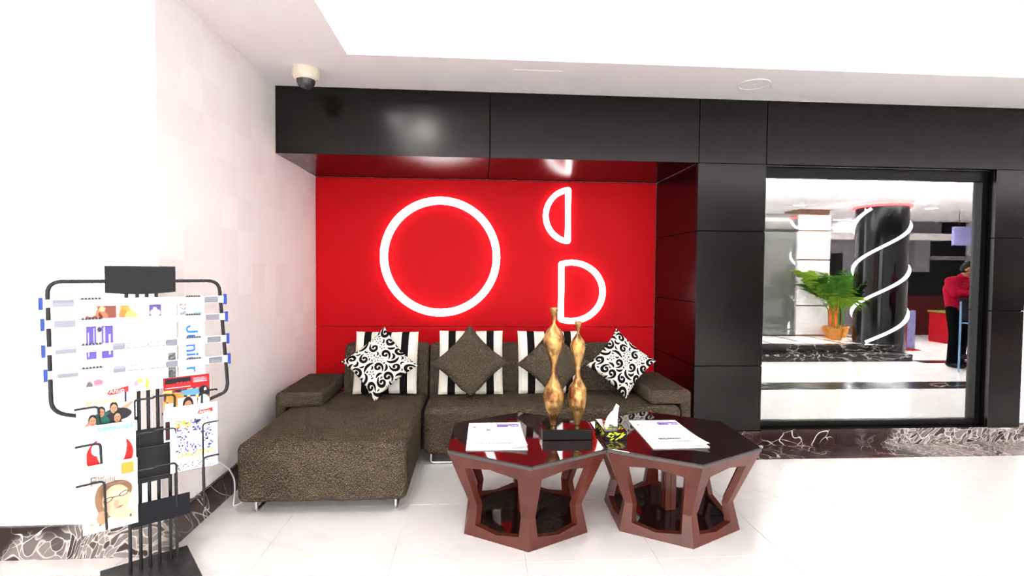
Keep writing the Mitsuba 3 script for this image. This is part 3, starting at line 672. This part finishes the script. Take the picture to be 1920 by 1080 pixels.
def art_portrait(s, t):
    A = Art(s, t, (252, 251, 248))
    A.ell(.55, .05, .52, .20, (236, 232, 222)); A.ell(.42, .44, .20, .27, (150, 112, 84), 0.3); A.ell(.60, .56, .30, .16, (134, 96, 70)); A.ell(.60, .43, .255, .22, (222, 184, 150))
    A.ell(.60, .50, .20, .07, (232, 200, 170)); A.ell(.45, .445, .095, .035, (96, 76, 64), .25); A.ell(.45, .445, .07, .022, (228, 204, 184), .25); A.ell(.74, .50, .095, .035, (96, 76, 64), .25); A.ell(.74, .50, .07, .022, (228, 204, 184), .25); A.rect(.53, .66, .465, .478, (96, 76, 64))
    A.ell(.60, .37, .05, .05, (206, 160, 128)); A.ell(.62, .30, .11, .016, (168, 104, 88), .2); A.ell(.70, .20, .26, .085, (226, 190, 160), -.2); A.ell(.34, .20, .10, .10, (196, 150, 120), .5)
    A.ell(.30, .10, .02, .02, (110, 130, 70)); A.ell(.86, .14, .02, .025, (60, 90, 50)); A.ell(.16, .13, .05, .01, (150, 160, 90)); return A.c
def art_star(s, t):
    A = Art(s, t, (60, 26, 34)); A.rect(0, 1, .80, 1, (176, 22, 38)); A.rect(.04, .58, .90, .985, (30, 20, 34)); A.rect(.04, .58, .83, .845, (224, 190, 196)); A.rect(.62, .96, .88, .97, (206, 60, 70))
    for k in range(4): A.rect(.64, .93 - .05 * (k % 2), .892 + .019 * k, .900 + .019 * k, (250, 220, 220))
    A.speck(0, 1, .45, .80, [(50, 26, 40), (222, 150, 60), (90, 40, 46), (240, 196, 110), (30, 30, 60), (130, 70, 40)], 16, 2.0)
    A.ell(.62, .74, .28, .05, (96, 150, 220)); A.ell(.26, .66, .18, .10, (214, 138, 60)); A.ell(.86, .56, .13, .12, (206, 236, 240)); A.ell(.86, .75, .10, .07, (24, 22, 30)); A.ell(.90, .75, .03, .04, (240, 240, 240))
    A.rect(.30, .72, .30, .66, (250, 250, 250)); head(A, .52, .52, .12, (236, 236, 240), .9); A.rect(0, 1, 0, .03, (245, 235, 235)); A.rect(0, .03, 0, .5, (245, 235, 235)); A.rect(.03, .2, .32, .60, (240, 236, 246)); return A.c
def art_crowd(s, t):
    A = Art(s, t, (250, 250, 250)); W, B, K = (250, 250, 252), (70, 80, 190), (34, 34, 56)
    A.speck(.10, .90, .22, .78, [W, W, W, B, K, W, (150, 160, 220), (200, 210, 236), W], 30, 4.0); A.speck(.10, .45, .66, .78, [(226, 110, 50), W, (150, 190, 90), (240, 200, 120), W], 26, 5.0)
    A.ell(.5, .50, .16, .10, (206, 226, 246)); A.rect(.12, .90, .145, .205, (250, 250, 250)); A.speck(.10, .90, .02, .13, [W, W, (60, 60, 80), W, W], 40, 9.0); return A.c
def mag(name, lab, u0, u1, z0, z1, off, fn):
    k = thing(name, lab, 'magazine', 'magazines in the rack')
    obj('pages', rslab(u0, u1, z0, z1, off - 0.005, 0.0047), 'm_paper', k)
    k = cover(k, u0 + .0005, u1 - .0005, z0, z1, off, fn)
    def put(s, x, y, h, w, bs, bold=False, rot=None, part='lettering'):
        o = rp(u0 + x * (u1 - u0), z0 + y * (z1 - z0), off + 0.0002)
        obj(part, text(s, h, o, RU if rot is None else -ZV, ZV if rot is None else RU, 0.0004, width=w * (u1 - u0) if w else None, bold=bold), bs, k)
    def block(a, b, c, d, bs): obj('print_block', rslab(u0 + a * (u1 - u0), u0 + b * (u1 - u0), z0 + c * (z1 - z0), z0 + d * (z1 - z0), off + 0.0001, 0.0002), bs, k)
    return k, put, block
k, put, block = mag('magazine', 'white magazine with a red logo and a group of young men on its cover', -.239, -.050, .610, .874, .060, art_group)
obj('logo_patch', fan([(0, .004), (.010, .022), (.030, .020), (.072, .030), (.072, .006), (.030, .001), (.012, -.002)], .0002, rp(-.140, .832, .0601), RU, ZV), 'm_ink_red', k)
put('Anup', .56, .862, .016, .27, 'm_ink_white', True); put('BATCHMATES', .16, .715, .013, .56, 'm_ink_yellow', True)
k, put, block = mag('magazine', 'white magazine titled Stethoscope with a red curved shape on its cover', -.233, -.047, .455, .716, .080, art_heart)
put('Stethoscope', .32, .895, .017, .62, 'm_ink_cyan', True)
k, put, block = mag('magazine', 'white magazine with a sepia portrait of a man in glasses, lowest in the rack', -.226, -.045, .282, .560, .100, art_portrait)
put('F', .13, .70, .036, .10, 'm_ink_brown'); put('Star', .20, .78, .012, .20, 'm_ink_brown', True); put('insight', .24, .715, .020, .34, 'm_ink_brown'); put('monthly edition', .42, .665, .006, .34, 'm_ink_grey'); block(.70, .93, .79, .96, 'm_ink_orange')
k, put, block = mag('magazine', 'magazine with a red masthead reading the STAR on a dark busy cover', .057, .238, .586, .873, .046, art_star)
put('the', .06, .858, .013, .18, 'm_ink_red', True); put('STAR', .26, .856, .017, .30, 'm_ink_red', True)
k, put, block = mag('magazine', 'white magazine with a blue crowd picture and a yellow headline', .078, .265, .446, .742, .062, art_crowd)
obj('logo_patch', fan([(0, .003), (.008, .018), (.026, .016), (.062, .022), (.062, .004), (.026, .001), (.010, -.002)], .0002, rp(.184, .696, .0621), RU, ZV), 'm_ink_red', k)
put('Anup', .60, .853, .012, .24, 'm_ink_white', True); put('CHALLENGE', .13, .215, .020, .76, 'm_ink_yellow', True)

def art_news(s, t):
    A = Art(s, t, (251, 251, 250))
    A.rect(.10, .38, .80, .975, (150, 84, 74)); A.ell(.14, .92, .07, .07, (246, 238, 214)); A.ell(.25, .85, .05, .09, (206, 130, 104), .5); A.ell(.25, .93, .03, .03, (224, 200, 150)); A.ell(.24, .84, .015, .06, (120, 44, 40), .4)
    A.rect(.41, .56, .80, .975, (214, 190, 190)); A.ell(.49, .93, .07, .045, (222, 168, 84)); A.ell(.45, .86, .04, .06, (200, 140, 70)); A.ell(.53, .85, .06, .05, (236, 196, 120)); A.ell(.56, .95, .05, .05, (251, 251, 250))
    A.rect(.71, .84, .80, .975, (96, 92, 160)); A.ell(.775, .87, .055, .04, (244, 242, 248)); A.ell(.77, .905, .02, .03, (244, 242, 248))
    A.rect(.10, .35, .40, .765, (104, 92, 186)); A.rect(.19, .24, .40, .765, (226, 224, 244)); A.rect(.115, .125, .43, .68, (230, 230, 250)); A.rect(.16, .17, .5, .73, (200, 196, 236)); A.rect(.26, .27, .5, .74, (206, 200, 240)); A.rect(.31, .325, .44, .66, (244, 210, 180)); A.ell(.22, .71, .02, .03, (60, 60, 90))
    A.ell(.60, .24, .07, .03, (226, 206, 166)); A.rect(.10, .25, .06, .17, (214, 186, 196)); A.ell(.12, .11, .03, .05, (120, 120, 124)); A.ell(.20, .15, .04, .03, (206, 130, 150))
    A.ell(.57, .09, .025, .035, (240, 170, 190)); A.ell(.61, .12, .03, .025, (250, 236, 110)); A.ell(.68, .07, .018, .06, (240, 214, 80)); A.rect(.905, .99, .10, .40, (96, 98, 104)); A.speck(.905, .99, .10, .40, [(90, 92, 98), (90, 92, 98), (140, 142, 146), (60, 60, 66)], 44, 3.0)
    for q in range(6): A.rect(.90 + .012 * (q % 3), .905 + .012 * (q % 3), .5 + .05 * q, .54 + .05 * q, (190, 190, 196))
    return A.c
n1 = thing('newspaper', 'white newspaper with food pictures and a purple advert hanging on the rack', 'newspaper', 'newspapers on the rack')
obj('sheet', rslab(-.236, .112, .828, 1.216, .030, .003), 'm_paper', n1)
n1 = cover(n1, -.236, .112, .828, 1.216, .0335, art_news, (120, 110), 'front_page')
def art_junior(s, t):
    A = Art(s, t, (252, 252, 252)); A.rect(.05, .9, .80, .84, (160, 196, 236)); A.ell(.45, .82, .12, .02, (240, 240, 250)); A.rect(.03, .06, .80, .97, (236, 190, 170)); A.rect(.72, .76, .66, .72, (120, 200, 214)); return A.c
n2 = thing('newspaper', 'narrow white newspaper with blue lettering running downwards at the right', 'newspaper', 'newspapers on the rack')
obj('sheet', rslab(.119, .222, .868, 1.220, .030, .003), 'm_paper', n2)
n2 = cover(n2, .119, .222, .868, 1.220, .0335, art_junior, (40, 90), 'front_page')
obj('lettering', text('Junior', .044, rp(.150, 1.105, .0338), -ZV, RU, .0004, width=.215, bold=True), 'm_ink_blue', n2)
obj('lettering', text('27%', .022, rp(.126, 1.205, .0338), -ZV, RU, .0004, width=.055), 'm_ink_brown', n2)
# newspaper sticks with blue end caps, hung across the rack
pos = ['topmost', 'second from the top', 'third from the top', 'lowest']
for i, z in enumerate((1.218, 1.136, 1.032, .936)):
    k = thing('newspaper_stick', f'chrome and clear newspaper stick with blue end caps, {pos[i]} on the rack', 'newspaper holder', 'newspaper sticks on the rack')
    u0, u1 = (-.338, .303) if i == 0 else (-.334, .308) if i == 1 else (-.333, .313) if i == 2 else (-.328, .318)
    obj('bar', hullp([rp(u, z + dz, o) for u in (u0, u1) for dz, o in ((-.016, .048), (.016, .048), (-.016, .055), (.012, .058))]), 'm_ink_white', k)
    for ua, ub in ((u0 - .006, u0 + .006), (u1 - .006, u1 + .006)):
        obj('end_cap', hullp([rp(u, z + dz, o) for u in (ua, ub) for dz in (-.0235, .0235) for o in (.045, .062)]), 'm_blue', k)
    for ua, ub in ((u0 + .035, u0 + .098), (-.118, -.078), (.070, .110), (u1 - .085, u1 - .030)):
        if i < 2 and -.15 < ua < .1: continue
        obj('chrome_plate', hullp([rp(u, z + dz, o) for u in (ua, ub) for dz, o in ((-.014, .055), (.013, .055), (-.014, .059), (.002, .061), (.013, .059))]), 'm_steel', k)
    for ua, ub in ((-.222, -.150), (.140, .205)):
        ck = obj('clip', tube([rp(ua, z - .001, .064), rp(ub, z - .001, .064)], .006, 8), 'm_ink_white', k, smooth=40)
        obj('clip_edge', rslab(ua, ub, z + .012, z + .017, .059, .004), 'm_ink_grey', ck)
        for q in np.linspace(ua + .006, ub - .012, 6): obj('tooth', rslab(q, q + .006, z + .0135, z + .0205, .060, .004), 'm_ink_dark', ck)
    for ua, ub in ((-.075, -.005), (.005, .066)):
        if i < 2: obj('slot', rslab(ua, ub, z + .004, z + .010, .057, .004), 'm_chrome', k)
        else: obj('slot', tube(fillet([rp(ua, z - .008, .061), rp(ua, z + .008, .061), rp(ub, z + .008, .061), rp(ub, z - .008, .061), rp(ua + .001, z - .008, .061)], .004, 3), .0035, 6), 'm_chrome', k, smooth=40)

# ------------------------------------------------------------------ the lobby behind the camera, seen in the mirror
def ry(yv): return 2 * YM - yv
pf = obj('floor_platform', box(5.6, 8.30, -7.5, ry(4.06), 0.0, 0.20), 'm_floor', kind=S)
obj('step', cbox(5.6, 8.30, ry(4.06), ry(3.74), 0.001, 0.105, 0.003), 'm_stone', pf)
obj('step', cbox(5.6, 8.30, ry(4.20), ry(4.03), 0.105, 0.215, 0.003), 'm_stone', pf)
obj('end_riser', cbox(8.28, 8.31, -7.5, ry(4.2), 0.001, 0.213, 0.003), 'm_stone', pf)
for i in range(4):
    obj('inlay_strip', box(5.7 + i * 0.62, 5.74 + i * 0.62, -6.6, ry(4.22), 0.2, 0.2015), 'm_stone', pf)
# spiral lit column
P('m_column', (0.003, 0.003, 0.004), 0.12, specular=0.45)
CXc, CYc, RC = 8.27, ry(4.42), 0.38
k = thing('spiral_column', 'round black column wrapped in spiral light strips, reflected in the mirror', 'column')
obj('shaft', lathe([(0, 0.0), (RC, 0.0), (RC, 2.50), (0, 2.50)], (CXc, CYc), 64), 'm_column', k, smooth=40)
obj('collar', lathe([(0, 2.50), (RC + .03, 2.50), (RC + .03, 2.549), (0, 2.549)], (CXc, CYc), 64), 'm_ink_white', k, smooth=40)
lamp('crown_light', lathe([(RC + .005, 2.470), (RC + .04, 2.470), (RC + .04, 2.500), (RC + .005, 2.500), (RC + .005, 2.470)], (CXc, CYc), 64), np.array([1.0, 0.03, 0.03]) * 3.0, k, 'glowing red ring at the top', 'm_red', smooth=40)
for s in range(2):
    pit, zl = 1.46, [0.86, 1.59][s]
    V = [((z - zl) / pit * 2 * math.pi - math.pi / 2, z) for z in np.linspace(0.235, 2.44, 110)]
    pts = np.array([(CXc + (RC + .012) * math.sin(a), CYc + (RC + .012) * math.cos(a), z) for a, z in V])
    lamp('light_strip', tube(pts, 0.024, 8), np.array([0.92, 0.95, 1.0]) * SPIRAL, k, 'white spiral light strip', smooth=True)
# white clad pillar and tinted panel
k = thing('clad_pillar', 'square white pillar with dark joints, reflected beside the palms', 'pillar')
obj('core', box(7.40, 7.99, ry(5.80), ry(5.335), 0.20, 2.549), 'm_ink_brown', k)
zz = [0.215, 0.766, 1.310, 1.616, 2.157, 2.46]
for a, b in zip(zz, zz[1:]):
    obj('panel', cbox(7.38, 8.01, ry(5.815), ry(5.315), a + .010, b - .010, .003), 'm_white', k)
k = thing('glass_screen', 'tall tinted glass screen reflecting the light strips, left of the white pillar', 'glass screen')
obj('pane', box(5.9, 7.372, ry(5.335), ry(5.320), .215, 2.14), 'm_tinted', k)
obj('upper_pane', box(5.9, 7.372, ry(5.335), ry(5.320), 2.175, 2.46), 'm_tinted', k)
obj('rail', cbox(5.9, 7.374, ry(5.35), ry(5.30), 2.138, 2.178, .003), 'm_wire', k)
for x in (6.62, 7.36): obj('mullion', cbox(x - .012, x + .012, ry(5.345), ry(5.305), .201, 2.137, .003), 'm_ink_grey', k)
obj('bottom_rail', cbox(5.9, 7.374, ry(5.35), ry(5.30), .201, .222, .003), 'm_wire', k)
# potted palms
P('m_terracotta', lin(206, 130, 44), 0.6); P('m_soil', (0.03, 0.02, 0.012), 0.9)
P('m_orange', lin(250, 92, 20), 0.5)
mat('m_leaf', {'type': 'principledthin', 'base_color': {'type': 'rgb', 'value': [float(x) for x in lin(120, 158, 50)]}, 'roughness': 0.5, 'diff_trans': 0.7}, two=False)
mat('m_leaf_dark', {'type': 'principledthin', 'base_color': {'type': 'rgb', 'value': [float(x) for x in lin(66, 112, 40)]}, 'roughness': 0.5, 'diff_trans': 0.5}, two=False)
def frond(o, az, L, rise, droop, seed):
    g = np.random.default_rng(seed); t = np.linspace(0, 1, 16); d = np.array([math.cos(az), math.sin(az), 0])
    sp = np.array(o) + L * (t[:, None] * d * 0.56 + np.array([0, 0, 1.0]) * (rise * t - droop * t ** 2.4)[:, None])
    V, F = [], []
    side = np.cross(d, [0, 0, 1])
    stem = tube(sp, np.linspace(.006, .002, 16), 5)
    for q in np.linspace(0.26, 0.99, 26):
        i = q * 15; a = int(min(i, 14)); b = sp[a] + (sp[a + 1] - sp[a]) * (i - a); tg = sp[a + 1] - sp[a]; tg /= np.linalg.norm(tg)
        for s in (-1, 1):
            l = L * (0.34 * math.sin(math.pi * min(1, q * 0.86 + .06)) + .06) * g.uniform(.85, 1.15)
            e = side * s * 0.72 + tg * 0.62 + np.array([0, 0, -0.10 + g.uniform(-.12, .12)]); e /= np.linalg.norm(e); w = np.cross(e, side); w = tg * .0055 + np.array([0, 0, .002])
            m1 = b + e * l * .45 + np.array([0, 0, -.01 * l]); tip = b + e * l + np.array([0, 0, -.22 * l])
            k0 = len(V); V += [b, m1 + w, tip, m1 - w]; F += [[k0, k0 + 1, k0 + 2], [k0, k0 + 2, k0 + 3]]
    return cat(stem, trimesh.Trimesh(np.array(V), np.array(F), process=False))
def palm(x, y, z, n, L, label, seed, dark):
    k = thing('potted_palm', label, 'potted palm', 'potted palms in the lobby')
    pr = [(0, 0), (.085, 0), (.118, .17), (.128, .17), (.128, .205), (.108, .205), (.104, .185), (0, .185)]
    pk = obj('pot', lathe([(r, z + h) for r, h in pr], (x, y), 32), 'm_terracotta', k, 'ochre clay pot', smooth=30)
    obj('soil', lathe([(0, z + .184), (.104, z + .184), (.104, z + .190), (0, z + .192)], (x, y), 24), 'm_soil', pk)
    g = np.random.default_rng(seed)
    for q in range(3): obj('stem', tube([(x + .03 * math.cos(q * 1.6), y + .03 * math.sin(q * 1.6), z + .185), (x + .05 * math.cos(q * 1.6), y + .05 * math.sin(q * 1.6), z + .50)], .007, 6), 'm_leaf', k, smooth=True)
    for q in range(n):
        az = q * 2.399 + g.uniform(-.2, .2); l = L * g.uniform(.75, 1.1)
        obj('frond', frond((x + .03 * math.cos(az), y + .03 * math.sin(az), z + .42 + .05 * (q % 3)), az, l, g.uniform(.75, 1.25), g.uniform(.25, .65), seed * 100 + q), 'm_leaf_dark' if dark and q % 2 else 'm_leaf', k)
palm(7.90, ry(5.10), .201, 8, 1.05, 'tall potted palm in front of the white pillar, reflected in the mirror', 3, True)
palm(7.79, ry(4.80), .201, 7, .92, 'potted palm nearest the lit column, reflected in the mirror', 5, True)
palm(8.14, ry(5.14), .201, 6, .66, 'potted palm half hidden behind the lit column in the mirror', 7, False)
k = thing('planter', 'bright orange square planter behind the palm pots, reflected in the mirror', 'planter')
obj('box', cbox(8.04, 8.28, ry(5.62), ry(5.40), .215, .74, .006), 'm_orange', k); obj('rim', cbox(8.03, 8.29, ry(5.63), ry(5.39), .74, .765, .004), 'm_orange', k)
# back of the lobby
P('m_grey_wall', lin(112, 110, 116), 0.7); P('m_black_stone', (0.002, 0.002, 0.0022), 0.25, specular=0.15); P('m_dark_red', lin(70, 4, 8), 0.5, specular=0.2); P('m_crimson', lin(160, 6, 22), 0.5, specular=0.2)
P('m_lilac', lin(124, 122, 172), 0.4); P('m_green_edge', lin(110, 120, 40), 0.5); P('m_navy', lin(6, 8, 26), 0.4, specular=0.2); P('m_frame_blue', lin(110, 150, 190), 0.35, metallic=0.3)
pn = obj('wall_partition', box(8.6, 12.5, -7.3, -7.0, 0.0, 2.549), 'm_grey_wall', kind=S)
obj('ledge', cbox(9.1, 11.95, -6.99, -6.72, 2.12, 2.27, .004), 'm_white', pn)
obj('stone_cladding', box(11.05, 12.5, -6.998, -6.96, .89, 2.10), 'm_black_stone', pn); obj('upper_stone', box(11.96, 12.5, -6.998, -6.96, 2.10, 2.54), 'm_black_stone', pn)
obj('pier', cbox(11.15, 11.50, -6.99, -6.78, 1.42, 2.118, .004), 'm_grey_wall', pn); obj('shelf_ledge', cbox(11.51, 12.5, -6.96, -6.74, 1.69, 1.775, .004), 'm_grey_wall', pn)
obj('dado_panel', cbox(10.0, 12.5, -6.998, -6.90, 0.001, .885, .004), 'm_dark_red', pn)
obj('door_1', cbox(9.30, 9.60, -6.998, -6.95, .001, 1.82, .004), 'm_black', kind=S)
k = thing('booth_seat', 'crimson boxy booth with an olive top edge, reflected behind the person', 'booth')
obj('body', cbox(10.71, 11.60, ry(6.10), ry(5.35), .001, .60, .006), 'm_crimson', k); obj('top_edge', cbox(10.69, 11.62, ry(6.12), ry(5.33), .60, .635, .004), 'm_green_edge', k, 'olive top edge')
k = thing('display_board', 'narrow lilac board with a red edge beside the lit column in the mirror', 'display board')
obj('board', cbox(9.20, 9.36, ry(4.93), ry(4.90), .02, .71, .002), 'm_lilac', k); obj('edge', cbox(9.165, 9.20, ry(4.935), ry(4.895), .02, .66, .002), 'm_crimson', k, 'red edge'); obj('foot', cbox(9.15, 9.38, ry(5.02), ry(4.80), .001, .02, .003), 'm_crimson', k)
k = thing('hanging_panel', 'pale lilac panel hanging from the lobby ceiling in the mirror', 'hanging panel')
obj('panel', cbox(10.33, 11.05, ry(5.26), ry(5.20), 1.91, 2.26, .004), 'm_lilac', k)
for x in (10.45, 10.93): obj('rod', tube([(x, ry(5.23), 2.26), (x, ry(5.23), 2.549)], .006, 6), 'm_wire', k)
spots = [(7.03, ry(4.75), 'left of the lit column'), (9.55, ry(4.86), 'right of the lit column'), (9.74, ry(7.02), 'farthest back')]
for x, y, w in spots:
    k = thing('downlight', f'round recessed downlight in the lobby ceiling, {w} in the mirror', 'ceiling light', 'downlights in the lobby ceiling')
    obj('rim', lathe([(.088, 2.552), (.115, 2.552), (.113, 2.540), (.092, 2.538), (.088, 2.552)], (x, y), 32), 'm_ink_white', k, smooth=40)
    lamp('lamp', lathe([(0, 2.545), (.089, 2.545), (.089, 2.5445), (0, 2.5445)], (x, y), 24), np.array([1, .97, .92]) * SPOT, k)
# high desk and the person leaning on it
k = thing('high_desk', 'dark blue high desk on a pale metal frame under the leaning person, in the mirror', 'desk')
DM = np.eye(4); DM[:3, 0] = [.7071, .7071, 0]; DM[:3, 1] = [-.7071, .7071, 0]; DM[:3, 3] = [8.175, ry(2.85), 0]
def dbox(name, x0, x1, y0, y1, z0, z1, c, bs):
    m = cbox(x0, x1, y0, y1, z0, z1, c); m.apply_transform(DM); obj(name, m, bs, k)
dbox('top', -.02, .62, -.42, .02, 1.00, 1.04, .005, 'm_navy'); dbox('front_panel', .022, .578, -.014, -.002, .72, .999, .003, 'm_navy')
for x in (.01, .59):
    for y in (-.39, -.01): dbox('leg', x - .012, x + .012, y - .012, y + .012, .001, .999, .003, 'm_frame_blue')
dbox('cross_bar', .023, .577, -.018, .002, .685, .705, .003, 'm_frame_blue'); dbox('foot_shelf', .023, .577, -.40, -.0, .19, .22, .003, 'm_navy')
def limb(js):
    out = []
    for (a, ra), (b, rb) in zip(js, js[1:]): out.append(m3.Manifold.batch_hull([ball(a, ra, 16), ball(b, rb, 16)]))
    return out
def body(parts, edge=0.02, it=8):
    m = parts[0]
    for q in parts[1:]: m = m + q
    t = tm(m.refine_to_length(edge)); t = trimesh.Trimesh(t.vertices, t.faces, process=True); trimesh.smoothing.filter_taubin(t, iterations=it); return t
pxx, pyy = 8.545, ry(3.27)
PM = np.array([pxx, pyy, 0.0])
HD = math.radians(74)
def J(x, y, z): return (pxx + x * math.cos(HD) - y * math.sin(HD), pyy + x * math.sin(HD) + y * math.cos(HD), z)
P('m_skin', lin(158, 104, 72), 0.5); P('m_shirt', lin(150, 4, 40), 0.8, specular=0.1); P('m_trousers', (0.002, 0.002, 0.003), 0.9, specular=0.05); P('m_hair', (0.002, 0.002, 0.002), 0.5, specular=0.2)
k = thing('person', 'person in a crimson shirt and black trousers leaning on the desk, reflected in the mirror', 'person')
sk = [m3.Manifold.batch_hull([ball(J(.17, 0, 1.455), .082, 20), ball(J(.20, 0, 1.395), .055, 20), ball(J(.13, 0, 1.475), .080, 20)])] + limb([(J(.04, 0, 1.27), .060), (J(.13, 0, 1.42), .052)])
sk += [ball(J(.272, 0, 1.415), .014, 12), m3.Manifold.batch_hull([ball(J(.262, 0, 1.445), .010, 10), ball(J(.278, 0, 1.412), .012, 10)])]
for s in (-1, 1):
    sk += [ball(J(.15, s * .082, 1.43), .022, 10)]
    sk += limb([(J(.00, s * .17, 1.27), .034), (J(.10, s * .235, 1.09), .030), (J(.29, s * .09, 1.085), .028), (J(.345, s * .06, 1.07), .028)])
    for q in range(4): sk += limb([(J(.345, s * (.040 + .015 * q), 1.07), .010), (J(.392 - .005 * q, s * (.030 + .016 * q), 1.066), .009), (J(.420 - .012 * abs(q - 1), s * (.026 + .016 * q), 1.054), .008)])
    sk += limb([(J(.335, s * .035, 1.075), .011), (J(.370, s * .012, 1.068), .009)])
sk += limb([(J(.02, 0, 1.27), .05), (J(-.02, 0, 1.0), .06)]) + limb([(J(.0, -.17, 1.27), .034), (J(.0, .17, 1.27), .034)])
obj('body', body(sk, .012, 4), 'm_skin', k, smooth=True)
sh = [m3.Manifold.batch_hull([ball(J(-.005, -.105, 1.255), .085, 20), ball(J(-.005, .105, 1.255), .085, 20), ball(J(-.035, 0, 1.14), .130, 20)]), m3.Manifold.batch_hull([ball(J(-.035, -.04, 1.14), .125, 20), ball(J(-.035, .04, 1.14), .125, 20), ball(J(.005, -.04, .86), .118, 20), ball(J(.005, .04, .86), .118, 20)])]
for s in (-1, 1): sh += limb([(J(.00, s * .175, 1.265), .070), (J(.10, s * .238, 1.098), .058), (J(.275, s * .105, 1.092), .046)])
sh += limb([(J(.02, 0, 1.27), .078), (J(.075, 0, 1.335), .064)])
obj('shirt', body(sh, .02, 10), 'm_shirt', k, 'crimson long sleeved shirt', smooth=True)
tr = []
for s in (-1, 1): tr += limb([(J(.0, s * .065, .86), .105), (J(.035, s * .09, .47), .072), (J(.0, s * .095, .075), .055)])
for s in (-1, 1):
    obj('eye', tm(ball(J(.2475, s * .030, 1.448), .009, 10)), 'm_hair', k)
    obj('eyebrow', tm(m3.Manifold.batch_hull([ball(J(.2495, s * .018, 1.472), .006, 8), ball(J(.240, s * .046, 1.474), .005, 8)])), 'm_hair', k)
obj('mouth', tm(m3.Manifold.batch_hull([ball(J(.252, -.018, 1.388), .006, 8), ball(J(.252, .018, 1.388), .006, 8)])), 'm_dark_red', k)
obj('trousers', body(tr, .025, 8), 'm_trousers', k, 'black trousers', smooth=True)
for s in (-1, 1): obj('shoe', body([m3.Manifold.batch_hull([ball(J(-.03, s * .095, .045), .042, 14), ball(J(.10, s * .105, .036), .034, 14), ball(J(.16, s * .105, .028), .024, 14)])], .02, 3), 'm_black', k, smooth=True)
obj('hair', body([m3.Manifold.batch_hull([ball(J(.150, 0, 1.492), .088, 18), ball(J(.105, 0, 1.45), .078, 18), ball(J(.215, 0, 1.508), .050, 14)])], .015, 3), 'm_hair', k, 'short black hair', smooth=True)
